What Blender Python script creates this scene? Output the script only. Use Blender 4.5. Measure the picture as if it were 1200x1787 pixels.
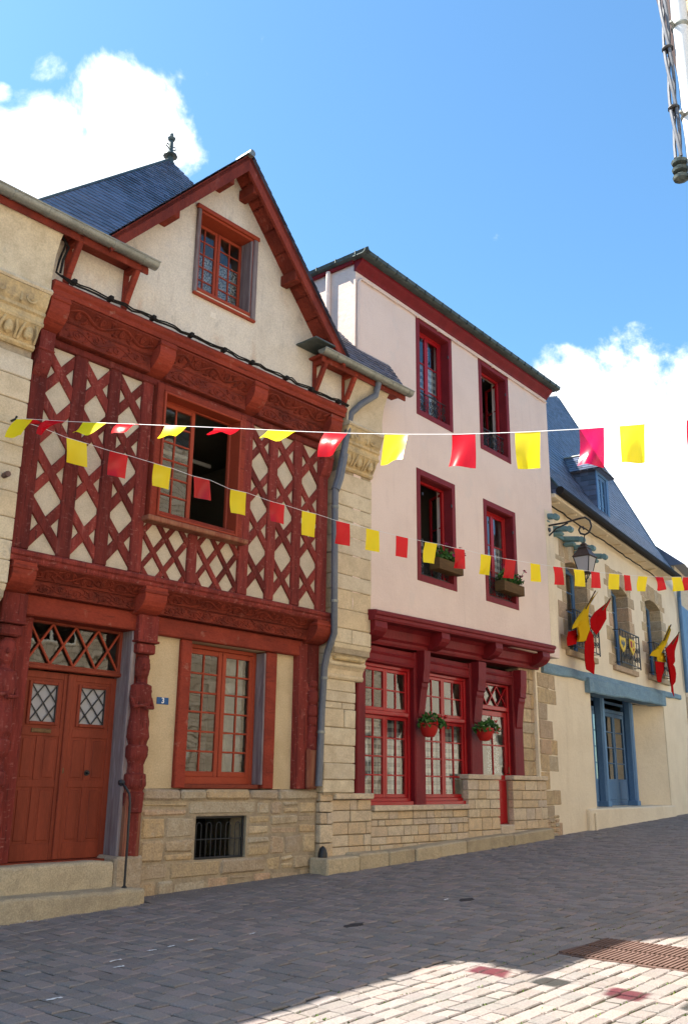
import bpy, bmesh, math, random
from mathutils import Vector, Matrix
random.seed(11)
for o in list(bpy.data.objects): bpy.data.objects.remove(o)
sc = bpy.context.scene
COL = sc.collection
R = math.radians
PI = math.pi

# ------------------------------------------------------------------ camera
FPX, PITCH, ROLL, EYE = 1620.0, .2856, .0122, 1.35
CAMROT = Matrix.Rotation(PI/2+PITCH, 3, 'X') @ Matrix.Rotation(ROLL, 3, 'Z')
cam = bpy.data.cameras.new('camera'); camo = bpy.data.objects.new('camera', cam); COL.objects.link(camo)
camo.matrix_world = Matrix.Translation((0, 0, EYE)) @ CAMROT.to_4x4()
cam.sensor_fit = 'VERTICAL'; cam.sensor_height = 24; cam.lens = 24*FPX/1787; cam.clip_end = 3000; cam.clip_start = .05
sc.camera = camo

# ------------------------------------------------------------------ sun, sky, exposure
SUNV = Vector((-.703, .158, 1)).normalized()          # towards the sun
sun = bpy.data.lights.new('sun', 'SUN'); suno = bpy.data.objects.new('sun', sun); COL.objects.link(suno)
sun.energy = 4.8; sun.angle = R(.53); sun.color = (1, .93, .82)
suno.rotation_euler = SUNV.to_track_quat('Z', 'Y').to_euler()
sc.view_settings.view_transform = 'Standard'; sc.view_settings.look = 'None'
sc.view_settings.exposure = 1.72; sc.view_settings.gamma = 1
sc.cycles.max_bounces = 8; sc.cycles.diffuse_bounces = 4; sc.cycles.glossy_bounces = 3; sc.cycles.transparent_max_bounces = 16; sc.cycles.caustics_reflective = False; sc.cycles.caustics_refractive = False
W = bpy.data.worlds.new('World'); sc.world = W; W.use_nodes = True

def ray(px, py):
    return CAMROT @ Vector(((px-600)/FPX, -(py-893.5)/FPX, -1))

def world():
    nt = W.node_tree; N = nt.nodes; K = nt.links; N.clear()
    def nd(t, **k):
        n = N.new(t)
        for a, b in k.items(): setattr(n, a, b)
        return n
    def mth(op, a, b=None, c=None, clamp=False):
        n = nd('ShaderNodeMath', operation=op, use_clamp=clamp)
        for i, v in enumerate((a, b, c)):
            if v is None: continue
            if isinstance(v, (int, float)): n.inputs[i].default_value = v
            else: K.new(v, n.inputs[i])
        return n.outputs[0]
    out = nd('ShaderNodeOutputWorld'); bg = nd('ShaderNodeBackground'); bg.inputs[1].default_value = .083
    sky = nd('ShaderNodeTexSky', sky_type='NISHITA', sun_disc=False)
    sky.sun_elevation = math.asin(SUNV.z); sky.sun_rotation = math.atan2(SUNV.x, SUNV.y)
    sky.air_density = 1.0; sky.dust_density = .6; sky.ozone_density = 2.5; sky.altitude = 50
    tc = nd('ShaderNodeTexCoord'); d = tc.outputs['Generated']
    # clouds: fractal noise by direction, gathered round the directions where the heaps stand
    nz = nd('ShaderNodeTexNoise'); nz.inputs['Scale'].default_value = 8; nz.inputs['Detail'].default_value = 10
    nz.inputs['Roughness'].default_value = .62; nz.inputs['Distortion'].default_value = .25
    K.new(d, nz.inputs['Vector'])
    def blob(px, py, rad, gain, flat=1.0):
        c = ray(px, py).normalized()
        s = nd('ShaderNodeVectorMath', operation='SUBTRACT'); K.new(d, s.inputs[0]); s.inputs[1].default_value = c
        m = nd('ShaderNodeVectorMath', operation='MULTIPLY'); K.new(s.outputs[0], m.inputs[0]); m.inputs[1].default_value = (1, 1, flat)
        l = nd('ShaderNodeVectorMath', operation='LENGTH'); K.new(m.outputs[0], l.inputs[0])
        x = mth('DIVIDE', l.outputs['Value'], rad)
        return mth('MULTIPLY', mth('SUBTRACT', 1.0, mth('MULTIPLY', x, x), clamp=True), gain)
    tot = None
    for b in ((235, 235, .10, .95, 1), (280, 190, .06, .55, 1), (130, 290, .10, .85, 1), (20, 330, .11, .75, 1), (84, 112, .030, .62, 1),
              (0, 165, .02, .5, 1), (1010, 720, .085, .85, 1), (1130, 745, .12, .95, 1), (1190, 850, .17, .9, 1), (1075, 880, .10, .7, 1), (1000,655,.05,.3,1),
              (1500, 900, .25, .6, 1), (-500, 300, .3, .5, 1)):
        v = blob(*b); tot = v if tot is None else mth('MAXIMUM', tot, v)
    # scattered heaps elsewhere in the sky
    n2 = nd('ShaderNodeTexNoise'); n2.inputs['Scale'].default_value = 1.6; n2.inputs['Detail'].default_value = 2; K.new(d, n2.inputs['Vector'])
    cov = mth('ADD', tot, mth('MULTIPLY', mth('SUBTRACT', n2.outputs[0], .62, clamp=True), .6))
    f = mth('ADD', mth('MULTIPLY', nz.outputs[0], 2.3), mth('SUBTRACT', cov, .66))
    mr = nd('ShaderNodeMapRange', interpolation_type='SMOOTHSTEP'); K.new(f, mr.inputs[0])
    mr.inputs[1].default_value = .90; mr.inputs[2].default_value = 1.30
    n3 = nd('ShaderNodeTexNoise'); n3.inputs['Scale'].default_value = 9; n3.inputs['Detail'].default_value = 5; K.new(d, n3.inputs['Vector'])
    cr = nd('ShaderNodeMix', data_type='RGBA'); K.new(n3.outputs[0], cr.inputs[0])
    cr.inputs[6].default_value = (5.6, 6.0, 6.6, 1); cr.inputs[7].default_value = (9.5, 9.5, 9.5, 1)
    # the photograph's deep blue
    tint = nd('ShaderNodeMix', data_type='RGBA', blend_type='MULTIPLY'); tint.inputs[0].default_value = 1
    K.new(sky.outputs[0], tint.inputs[6]); tint.inputs[7].default_value = (.71, 1.02, 1.10, 1)
    mx = nd('ShaderNodeMix', data_type='RGBA'); K.new(mr.outputs[0], mx.inputs[0]); K.new(tint.outputs[2], mx.inputs[6]); K.new(cr.outputs[2], mx.inputs[7])
    K.new(mx.outputs[2], bg.inputs[0]); K.new(bg.outputs[0], out.inputs[0])
world()

# ------------------------------------------------------------------ frames along the street: u along the facade, w out to the street, z up
class Fr:
    def __init__(s, o, yaw):
        s.o = Vector((o[0], o[1], 0)); s.yaw = yaw; s.rot = PI/2-yaw
        s.d = Vector((math.sin(yaw), math.cos(yaw), 0)); s.n = Vector((math.cos(yaw), -math.sin(yaw), 0))
    def uv(s, px, py, w=0):
        r = ray(px, py); c = Vector((0, 0, EYE)); t = ((s.o+s.n*w-c).dot(s.n))/r.dot(s.n); p = c+r*t
        return (p-s.o).dot(s.d), p.z
    def pt(s, u, w, z): return s.o+s.d*u+s.n*w+Vector((0, 0, z))
    def inv(s, p): q = p-s.o; return (q.dot(s.d), q.dot(s.n), p.z)
    def onplane(s, px, py, P0, nrm):                 # pixel ray against a plane given in (u, w, z)
        c = Vector(s.inv(Vector((0, 0, EYE)))); r = ray(px, py); r = Vector((r.dot(s.d), r.dot(s.n), r.z))
        t = (Vector(P0)-c).dot(nrm)/r.dot(nrm); return c+r*t
L = Fr((-2.436, 12.0891), .7294)
K_ = Fr((-.1571, 14.6387), .6828)
B = Fr((4.3934, 20.2337), .5865)
WF = Fr((0, 0), PI/2)                                # world axes: u = x, w = -y
def zs(u):                                           # height of the street along L's u
    u = max(-30, min(60, u))
    return .0365*min(u, 9.8)+.0235*max(0, u-9.8)
def street(fr, u, w): return zs(L.inv(fr.pt(u, w, 0))[0])

ORG = {}
def tag(o, label=None, cat=None, group=None, kind=None):
    if label: o['label'] = label
    if cat: o['category'] = cat
    if group: o['group'] = group
    if kind: o['kind'] = kind
    return o
def thing(name, label, cat, fr, org=(0, 0, 0), group=None):
    o = bpy.data.objects.new(name, None); COL.objects.link(o); o.empty_display_size = .2
    o.location = fr.pt(*org); o.rotation_euler = (0, 0, fr.rot); ORG[o.name] = (fr, org)
    return tag(o, label, cat, group)

def lerp(a, b, t): return tuple(x+(y-x)*t for x, y in zip(a, b))
class MB:
    def __init__(s): s.v = []; s.f = []; s.sm = []
    def add(s, vs, fs, smooth=False):
        n = len(s.v); s.v += [tuple(v) for v in vs]; s.f += [tuple(i+n for i in f) for f in fs]; s.sm += [smooth]*len(fs); return s
    def box(s, u0, u1, w0, w1, z0, z1):
        vs = [(u, w, z) for u in (u0, u1) for w in (w0, w1) for z in (z0, z1)]
        return s.add(vs, [(0, 1, 3, 2), (4, 6, 7, 5), (0, 4, 5, 1), (2, 3, 7, 6), (0, 2, 6, 4), (1, 5, 7, 3)])
    def cbox(s, u0, u1, w0, w1, z0, z1, c=.01, j=0, xf=None):
        lo = (min(u0, u1), min(w0, w1), min(z0, z1)); hi = (max(u0, u1), max(w0, w1), max(z0, z1))
        c = min(c, *(.45*(h-l) for l, h in zip(lo, hi)))
        vs = []; idx = {}
        for sx in (0, 1):
            for sy in (0, 1):
                for sz in (0, 1):
                    jj = [random.uniform(-j, j) for _ in range(3)]
                    for a in range(3):
                        p = []
                        for k, sg in enumerate((sx, sy, sz)):
                            ins = 0 if k == a else c
                            p.append((hi[k]-ins if sg else lo[k]+ins)+jj[k])
                        idx[(sx, sy, sz, a)] = len(vs); vs.append(xf(p) if xf else tuple(p))
        fs = []
        for a in range(3):
            b, cc = [k for k in range(3) if k != a]
            for sg in (0, 1):
                q = []
                for x, y in ((0, 0), (1, 0), (1, 1), (0, 1)):
                    t = [0, 0, 0]; t[a] = sg; t[b] = x; t[cc] = y; q.append(idx[(*t, a)])
                fs.append(tuple(q))
        for a, b, cc in ((0, 1, 2), (0, 2, 1), (1, 2, 0)):
            for x in (0, 1):
                for y in (0, 1):
                    q = []
                    for (zz, k) in ((0, a), (1, a), (1, b), (0, b)):
                        t = [0, 0, 0]; t[a] = x; t[b] = y; t[cc] = zz; q.append(idx[(*t, k)])
                    fs.append(tuple(q))
        for sx in (0, 1):
            for sy in (0, 1):
                for sz in (0, 1): fs.append(tuple(idx[(sx, sy, sz, a)] for a in range(3)))
        return s.add(vs, fs)
    def beam(s, p0, p1, wid, dep, c=.01, j=0, up=(0, 0, 1)):     # oriented box: wid along 'side', dep along 'up'
        p0 = Vector(p0); p1 = Vector(p1); x = (p1-p0); l = x.length; x.normalize()
        y = Vector(up).cross(x)
        if y.length < 1e-4: y = Vector((1, 0, 0)).cross(x)
        y.normalize(); z = x.cross(y)
        return s.cbox(0, l, -wid/2, wid/2, -dep/2, dep/2, c, j, xf=lambda p: tuple(p0+x*p[0]+y*p[1]+z*p[2]))
    def prism(s, poly, w0, w1):
        n = len(poly); vs = [(u, w0, z) for u, z in poly]+[(u, w1, z) for u, z in poly]
        return s.add(vs, [tuple(range(n)), tuple(range(2*n-1, n-1, -1))]+[(i, (i+1) % n, n+(i+1) % n, n+i) for i in range(n)])
    def slab(s, a, b, c, d, t):                                  # quad a b c d with thickness t against its normal
        a, b, c, d = map(Vector, (a, b, c, d)); n = (b-a).cross(d-a).normalized()*t
        return s.add([a, b, c, d, a-n, b-n, c-n, d-n], [(0, 1, 2, 3), (7, 6, 5, 4), (0, 4, 5, 1), (1, 5, 6, 2), (2, 6, 7, 3), (3, 7, 4, 0)])
    def ext(s, prof, u0, u1, dz=0, smooth=False, closed=True, dw=0):   # profile of (w, z) run along u
        n = len(prof); vs = [(u0, w, z) for w, z in prof]+[(u1, w+dw, z+dz) for w, z in prof]
        m = n if closed else n-1
        fs = [(i, (i+1) % n, n+(i+1) % n, n+i) for i in range(m)]
        s.add(vs, fs, smooth)
        if closed: s.add(vs, [tuple(range(n-1, -1, -1)), tuple(range(n, 2*n))])
        return s
    def tube(s, pts, r, seg=8, smooth=True, cap=True):
        pts = [Vector(p) for p in pts]; n = len(pts); rs = r if isinstance(r, (list, tuple)) else [r]*n
        vs = []; prev = None
        for i, p in enumerate(pts):
            t = (pts[min(i+1, n-1)]-pts[max(i-1, 0)])
            t = t.normalized() if t.length > 1e-9 else Vector((0, 0, 1))
            if prev is None:
                a = Vector((0, 0, 1)) if abs(t.z) < .9 else Vector((1, 0, 0)); x = a.cross(t).normalized()
            else:
                x = prev-t*prev.dot(t); x = x.normalized() if x.length > 1e-6 else prev
            prev = x; y = t.cross(x)
            for k in range(seg):
                an = 2*PI*k/seg; vs.append(tuple(p+(x*math.cos(an)+y*math.sin(an))*rs[i]))
        fs = [(i*seg+k, i*seg+(k+1) % seg, (i+1)*seg+(k+1) % seg, (i+1)*seg+k) for i in range(n-1) for k in range(seg)]
        s.add(vs, fs, smooth)
        if cap: s.add(vs[:seg], [tuple(range(seg-1, -1, -1))]); s.add(vs[-seg:], [tuple(range(seg))])
        return s
    def lathe(s, u, w, prof, seg=14, eu=1, ew=1, smooth=True):
        vs = [(u+r*eu*math.cos(2*PI*k/seg), w+r*ew*math.sin(2*PI*k/seg), z) for r, z in prof for k in range(seg)]
        n = len(prof)
        s.add(vs, [(i*seg+k, i*seg+(k+1) % seg, (i+1)*seg+(k+1) % seg, (i+1)*seg+k) for i in range(n-1) for k in range(seg)], smooth)
        s.add(vs[:seg], [tuple(range(seg-1, -1, -1))]); s.add(vs[-seg:], [tuple(range(seg))]); return s
    def wall(s, u0, u1, z0, z1, w0, w1, holes=(), ztop=None, ucuts=()):   # slab with rectangular holes; ztop(u) gives a sloping head
        us = sorted(set([u0, u1]+[x for h in holes for x in h[:2]]+list(ucuts))); us = [x for x in us if u0 <= x <= u1]
        zl = sorted(set([z0, z1]+[x for h in holes for x in h[2:4]])); zl = [x for x in zl if z0 <= x <= z1]
        nu, nz = len(us)-1, len(zl)-1
        def solid(i, k):
            if i < 0 or k < 0 or i >= nu or k >= nz: return False
            a, b = (us[i]+us[i+1])/2, (zl[k]+zl[k+1])/2
            return not any(h[0] < a < h[1] and h[2] < b < h[3] for h in holes)
        def Z(i, k): return (ztop(us[i]) if k == nz else min(zl[k], ztop(us[i]))) if ztop else zl[k]
        for i in range(nu):
            for k in range(nz):
                if not solid(i, k): continue
                if ztop and Z(i, k+1)-Z(i, k) < 1e-4 and Z(i+1, k+1)-Z(i+1, k) < 1e-4: continue
                q = [(i, k), (i+1, k), (i+1, k+1), (i, k+1)]
                f = [(us[a], w1, Z(a, b)) for a, b in q]; bk = [(us[a], w0, Z(a, b)) for a, b in q]
                fs = [(0, 1, 2, 3), (7, 6, 5, 4)]
                for (di, dk), (a, b) in (((0, -1), (0, 1)), ((1, 0), (1, 2)), ((0, 1), (2, 3)), ((-1, 0), (3, 0))):
                    if not solid(i+di, k+dk): fs.append((a, b, b+4, a+4))
                s.add(f+bk, fs)
        return s
    def slates(s, a0, b0, a1, b1, rows, wid, lip=.012, jit=.004):     # a0-b0 foot, a1-b1 head; overlapping slates
        a0, b0, a1, b1 = map(Vector, (a0, b0, a1, b1))
        nrm = (b0-a0).cross(a1-a0)
        if nrm.length < 1e-6: nrm = (b0-a0).cross(b1-a0)
        nrm.normalize()
        if nrm.z < 0: nrm = -nrm
        for r in range(rows):
            t0, t1 = r/rows, min(1, (r+1.25)/rows)
            p, q = a0.lerp(a1, t0), b0.lerp(b1, t0); p2, q2 = a0.lerp(a1, t1), b0.lerp(b1, t1)
            ln = (q-p).length
            if ln < .03: continue
            n = max(1, round(ln/wid)); off = (r % 2)*.5
            cuts = [0]+[c for c in ((k+off)/n for k in range(0 if off else 1, n)) if .01 < c < .99]+[1]
            for k in range(len(cuts)-1):
                g = .0025/ln; x0, x1 = cuts[k]+g, cuts[k+1]-g; l = lip+random.uniform(0, jit)
                A, D = p.lerp(q, x0), p.lerp(q, x1); A2, D2 = p2.lerp(q2, x0), p2.lerp(q2, x1)
                dn = (A2-A)*random.uniform(-.05, .03)
                s.add([A+nrm*l+dn, D+nrm*l+dn, D2+nrm*.001, A2+nrm*.001, A+dn, D+dn], [(0, 1, 2, 3), (4, 5, 1, 0)])
        return s
    def build(s, name, mat, parent=None, fr=None, org=None, label=None, kind=None, sharp=35):
        if parent is not None and org is None: fr, org = ORG[parent.name]
        org = org or (0, 0, 0)
        me = bpy.data.meshes.new(name)
        me.from_pydata([(u-org[0], -(w-org[1]), z-org[2]) for u, w, z in s.v], [], s.f)
        bm = bmesh.new(); bm.from_mesh(me); bmesh.ops.recalc_face_normals(bm, faces=bm.faces); bm.to_mesh(me); bm.free()
        me.polygons.foreach_set('use_smooth', s.sm)
        if any(s.sm): me.set_sharp_from_angle(angle=R(sharp))
        me.materials.append(mat)
        o = bpy.data.objects.new(name, me); COL.objects.link(o)
        if parent is not None: o.parent = parent
        elif fr is not None: o.location = fr.pt(*org); o.rotation_euler = (0, 0, fr.rot)
        ORG[o.name] = (fr, org)
        return tag(o, label, kind=kind)

# ------------------------------------------------------------------ materials
MATS = {}
def mat(name, c, c2=None, s=3., amt=.6, r=.8, bump=0., bs=60., rnd=0., grain=.12, stretch=(1, 1, 1), stains=(), metal=0., coat=0., island=False, spec=.18, ramp=None, hue=0.):
    m = bpy.data.materials.new(name); m.use_nodes = True; nt = m.node_tree; N = nt.nodes; Kk = nt.links
    bs_ = N['Principled BSDF']
    def nd(t, **k):
        n = N.new(t)
        for a, b in k.items(): setattr(n, a, b)
        return n
    tc = nd('ShaderNodeTexCoord'); oi = nd('ShaderNodeObjectInfo'); ge = nd('ShaderNodeNewGeometry')
    mp = nd('ShaderNodeMapping'); mp.inputs['Scale'].default_value = stretch; Kk.new(tc.outputs['Object'], mp.inputs[0]); vec = mp.outputs[0]
    def noise(scale, detail=4, rough=.55, v=None):
        n = nd('ShaderNodeTexNoise'); n.inputs['Scale'].default_value = scale; n.inputs['Detail'].default_value = detail; n.inputs['Roughness'].default_value = rough
        Kk.new(v or vec, n.inputs['Vector']); return n.outputs[0]
    def rng(v, a, b, lo=0., hi=1.):
        n = nd('ShaderNodeMapRange', interpolation_type='SMOOTHSTEP'); Kk.new(v, n.inputs[0])
        for i, x in enumerate((a, b, lo, hi)): n.inputs[i+1].default_value = x
        return n.outputs[0]
    def mix(f, a, b, mode='MIX'):
        n = nd('ShaderNodeMix', data_type='RGBA', blend_type=mode)
        for sock, v in ((0, f), (6, a), (7, b)):
            if isinstance(v, (int, float)): n.inputs[sock].default_value = v
            elif isinstance(v, tuple): n.inputs[sock].default_value = (*v[:3], 1)
            else: Kk.new(v, n.inputs[sock])
        return n.outputs[2]
    def math_(op, a, b):
        n = nd('ShaderNodeMath', operation=op)
        for i, v in enumerate((a, b)):
            if isinstance(v, (int, float)): n.inputs[i].default_value = v
            else: Kk.new(v, n.inputs[i])
        return n.outputs[0]
    rv = oi.outputs['Random']
    if island: rv = math_('FRACT', math_('ADD', math_('MULTIPLY', ge.outputs['Random Per Island'], 7.31), rv), 0)
    col = c
    if ramp:
        cr = nd('ShaderNodeValToRGB'); Kk.new(rv, cr.inputs[0]); el = cr.color_ramp.elements
        while len(el) < len(ramp): el.new(.5)
        for i, x in enumerate(ramp): el[i].position = i/(len(ramp)-1); el[i].color = (*x, 1)
        col = cr.outputs[0]
    if c2: col = mix(math_('MULTIPLY', rng(noise(s, 6, .6), .38, .66), amt), col, c2)
    for (sc_col, sc_s, lo, hi, a, st) in stains:
        mm = nd('ShaderNodeMapping'); mm.inputs['Scale'].default_value = st; Kk.new(tc.outputs['Object'], mm.inputs[0]); mm.inputs['Location'].default_value = (sc_s, lo*9, hi*5)
        col = mix(math_('MULTIPLY', rng(noise(sc_s, 5, .62, mm.outputs[0]), lo, hi), a), col, sc_col)
    if grain:
        g = rng(noise(bs, 3, .6), .25, .75, 1-grain, 1+grain); cc = nd('ShaderNodeCombineColor')
        for i in range(3): Kk.new(g, cc.inputs[i])
        col = mix(1., col, cc.outputs[0], 'MULTIPLY')
    if rnd or hue:
        h = nd('ShaderNodeHueSaturation')
        if isinstance(col, tuple): h.inputs['Color'].default_value = (*col[:3], 1)
        else: Kk.new(col, h.inputs['Color'])
        Kk.new(rng(rv, 0, 1, 1-rnd, 1+rnd), h.inputs['Value'])
        if hue:
            rv2 = math_('FRACT', math_('MULTIPLY', rv, 13.7), 0); Kk.new(rng(rv2, 0, 1, .5-hue, .5+hue), h.inputs['Hue'])
        col = h.outputs[0]
    if isinstance(col, tuple): bs_.inputs['Base Color'].default_value = (*col[:3], 1)
    else: Kk.new(col, bs_.inputs['Base Color'])
    bs_.inputs['Roughness'].default_value = r; bs_.inputs['Metallic'].default_value = metal
    bs_.inputs['Specular IOR Level'].default_value = spec; bs_.inputs['Coat Weight'].default_value = coat
    if bump:
        b = nd('ShaderNodeBump'); b.inputs['Strength'].default_value = 1; b.inputs['Distance'].default_value = bump
        Kk.new(math_('ADD', noise(bs, 4, .65), math_('MULTIPLY', noise(bs*.22, 3), 1.2)), b.inputs['Height']); Kk.new(b.outputs[0], bs_.inputs['Normal'])
    MATS[name] = m; return m
T = mat
timber = T('timber', (.22, .036, .020), (.13, .022, .014), 3, .8, r=.7, bump=.008, bs=45, rnd=.16, stretch=(1, 1, .35), stains=[((.36, .13, .10), 7, .60, .72, .35, (1, 1, .3)), ((.09, .022, .016), 4, .58, .75, .6, (1, 1, .6))])
timber_worn = T('timber_worn', (.205, .034, .026), (.12, .020, .016), 4, .85, r=.8, bump=.011, bs=40, rnd=.28, stretch=(2, 2, .28), stains=[((.045, .012, .010), 22, .60, .66, .75, (2, 2, .10)), ((.40, .19, .16), 15, .57, .72, .45, (1, 1, 2.2)), ((.36, .12, .10), 9, .58, .7, .4, (1, 1, .25))])
timber_carved = T('timber_carved', (.22, .036, .020), (.10, .018, .012), 5, .8, r=.7, bump=.009, bs=35, rnd=.1, stains=[((.07, .02, .014), 3, .56, .72, .5, (1, 1, 1))])
timber_raw = T('timber_raw', (.30, .13, .075), (.21, .055, .035), 5, .9, r=.85, bump=.008, bs=30, stretch=(2, 2, .25), rnd=.1)
grey_wood = T('grey_wood', (.24, .20, .20), (.15, .10, .10), 6, .8, r=.9, bump=.006, bs=30, stretch=(2, 2, .18), rnd=.1, stains=[((.33, .30, .31), 9, .55, .7, .6, (2, 2, .2))])
door_wood = T('door_wood', (.23, .044, .022), (.155, .029, .015), 3, .7, r=.55, bump=.0015, bs=70, stretch=(1.5, 1.5, .2), rnd=.08)
sash_brown = T('sash_brown', (.33, .056, .025), (.29, .046, .022), 5, .6, r=.5, bump=.001, bs=70, rnd=.06)
red_beam = T('red_beam', (.29, .046, .025), (.19, .030, .018), 2.5, .85, r=.75, bump=.008, bs=45, rnd=.14, stretch=(.5, 1, 1), stains=[((.10, .022, .016), 14, .58, .68, .6, (.15, 1, 1.6)), ((.42, .24, .18), 6, .62, .74, .4, (1, 1, 1))])
infill = T('infill_plaster', (.56, .48, .36), (.45, .385, .29), 5, .7, r=.95, bump=.006, bs=55, stains=[((.56, .50, .40), 2.2, .5, .7, .5, (1, 1, 1))])
gable_pl = T('gable_plaster', (.70, .63, .52), (.60, .53, .43), 1.3, .8, r=.95, bump=.006, bs=40, stains=[((.52, .36, .24), 2.2, .56, .74, .65, (1, 1, .4)), ((.40, .36, .30), 3.4, .57, .74, .7, (1, 1, .6)), ((.46, .40, .33), 9, .56, .72, .45, (1, 1, .12)), ((.62, .57, .50), 5, .55, .7, .5, (1, 1, 1))])
ground_pl = T('ground_plaster', (.58, .46, .29), (.48, .37, .22), 2, .7, r=.95, bump=.004, bs=50, stains=[((.33, .29, .19), 2, .55, .75, .5, (1, 1, .5))])
SR = [(.44, .33, .20), (.54, .41, .24), (.62, .49, .31), (.46, .40, .30), (.58, .41, .22), (.42, .34, .25), (.56, .37, .24), (.50, .40, .27)]
stone = T('rubble_stone', (.4, .3, .2), (.38, .29, .19), 7, .65, r=.95, bump=.018, bs=42, ramp=SR, grain=.18, stains=[((.26, .16, .09), 3, .6, .75, .4, (1, 1, 1)), ((.52, .45, .34), 12, .58, .7, .5, (1, 1, 1))])
ashlar = T('ashlar_stone', (.5, .4, .3), (.46, .37, .24), 5, .5, r=.95, bump=.008, bs=50, ramp=[(.66, .56, .39), (.72, .62, .45), (.58, .50, .37), (.70, .55, .34), (.64, .57, .45)], stains=[((.40, .31, .18), 2.5, .6, .76, .5, (1, 1, 1)), ((.36, .33, .27), 6, .62, .75, .45, (1, 1, .6))])
ochre = T('ochre_carved_stone', (.62, .47, .25), (.36, .29, .18), 4, .8, r=.95, bump=.012, bs=35, stains=[((.24, .20, .15), 5, .58, .72, .6, (1, 1, 1)), ((.58, .50, .36), 3, .55, .7, .6, (1, 1, 1))])
dressed = T('dressed_stone', (.5, .4, .3), (.42, .34, .25), 9, .5, r=.95, bump=.010, bs=60, ramp=[(.62, .52, .40), (.68, .55, .37), (.55, .46, .37), (.66, .50, .32), (.58, .44, .28)], grain=.2)
mortar = T('mortar', (.42, .34, .23), (.27, .22, .16), 6, .7, r=1, bump=.012, bs=50)
step_stone = T('step_stone', (.50, .41, .27), (.38, .31, .21), 5, .7, r=.95, bump=.012, bs=60, rnd=.1, grain=.2, stains=[((.47, .40, .28), 2, .5, .7, .6, (1, 1, 1))])
pink = T('pink_render', (.79, .645, .565), (.73, .585, .51), 1.2, .7, r=.95, bump=.006, bs=60, grain=.07, stains=[((.66, .53, .47), 7, .56, .74, .32, (1, 1, .10)), ((.70, .60, .54), 1.6, .60, .66, .4, (1, 1, .8)), ((.81, .665, .59), 2.5, .52, .74, .5, (1, 1, .3)), ((.63, .47, .41), 5, .62, .8, .3, (1, 1, .2))])
maroon = T('maroon_paint', (.19, .012, .016), (.13, .008, .012), 3, .7, r=.55, bump=.004, bs=50, rnd=.08, stretch=(1, 1, .4), stains=[((.19, .05, .05), 12, .62, .74, .45, (1, 1, .5))])
maroon_trim = T('maroon_trim', (.20, .020, .026), (.15, .014, .019), 3, .6, r=.6, bump=.002, bs=60, rnd=.05)
red = T('red_gloss_paint', (.36, .010, .014), (.30, .008, .012), 3, .5, r=.32, bump=.0008, bs=60, grain=.04, coat=.2)
cream = T('cream_render', (.79, .68, .51), (.72, .61, .45), 1.1, .8, r=.95, bump=.008, bs=45, grain=.08, stains=[((.62, .52, .38), 5, .55, .75, .45, (1, 1, .12)), ((.58, .47, .32), 1.6, .58, .78, .45, (1, 1, .3)), ((.78, .68, .52), 3, .55, .75, .5, (1, 1, .6))])
blue = T('blue_paint', (.10, .20, .36), (.075, .155, .29), 4, .6, r=.5, bump=.002, bs=50, stretch=(1, 1, .3), rnd=.05)
blue_beam_m = T('weathered_blue_beam', (.19, .30, .38), (.135, .22, .30), 4, .8, r=.85, bump=.010, bs=30, stretch=(.4, 1, 1), stains=[((.26, .33, .35), 5, .55, .7, .6, (1, 1, 1)), ((.12, .13, .13), 9, .64, .74, .6, (.4, 1, 2))])
teal = T('teal_paint', (.15, .26, .28), (.10, .19, .21), 4, .7, r=.6, bump=.003, bs=50)
slate = T('slate', (.085, .098, .145), (.060, .070, .105), 4, .6, r=.38, bump=.002, bs=60, island=True, rnd=.42, spec=.6, stains=[((.085, .09, .10), 2, .6, .75, .4, (1, 1, 1))])
zinc = T('zinc', (.30, .31, .28), (.20, .21, .19), 4, .7, r=.5, bump=.001, bs=50, metal=.55, stretch=(1, 1, .5), stains=[((.13, .12, .09), 3, .6, .75, .5, (1, 1, 1))])
zinc_dark = T('dark_zinc', (.10, .125, .12), (.06, .075, .07), 5, .7, r=.5, metal=.4, bump=.001, bs=50, stains=[((.20, .22, .19), 7, .6, .72, .6, (1, 1, 1))])
pipe_grey = T('grey_pipe', (.17, .18, .20), (.12, .13, .15), 3, .7, r=.5, metal=.25, bump=.001, bs=50, stretch=(1, 1, .4), stains=[((.30, .31, .32), 4, .62, .75, .5, (1, 1, .4))])
iron = T('black_iron', (.022, .024, .028), (.035, .03, .027), 8, .6, r=.5, metal=.3, spec=.5)
rust_iron = T('rusty_iron', (.13, .08, .065), (.19, .12, .10), 8, .7, r=.75, metal=.2, bump=.002, bs=60)
cable_m = T('cable', (.018, .016, .015), r=.85, grain=0)
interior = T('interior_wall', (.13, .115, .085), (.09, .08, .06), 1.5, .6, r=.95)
dark = T('dark_void', (.012, .011, .010), r=1, grain=0, spec=.1)
lime = T('white_board', (.70, .70, .64), r=.8, grain=.03)
flag_col = {}
terracotta = T('red_plastic_pot', (.42, .022, .018), r=.4, grain=.03)
box_wood = T('planter_wood', (.13, .075, .03), (.08, .045, .02), 6, .7, r=.85, bump=.004, bs=40, stretch=(.3, 1, 2))
leaf = T('leaf', (.05, .13, .025), (.03, .085, .02), 6, .7, r=.55, island=True, rnd=.35, grain=.05)
petal = T('red_petal', (.55, .012, .012), r=.5, island=True, rnd=.3, grain=0)
petal_p = T('pink_petal', (.34, .015, .09), r=.5, island=True, rnd=.3, grain=0)
paver = T('paver', (.30, .25, .24), (.25, .21, .205), 6, .5, r=.95, bump=.007, bs=80, island=True, grain=.16, rnd=.10, ramp=[(.225, .20, .182), (.25, .215, .192), (.205, .192, .180), (.262, .224, .198), (.235, .212, .198), (.265, .208, .184)], stains=[((.16, .15, .145), 1.1, .55, .75, .45, (1, 1, 1)), ((.30, .27, .24), 3.3, .58, .74, .35, (1, 1, 1))])
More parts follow.
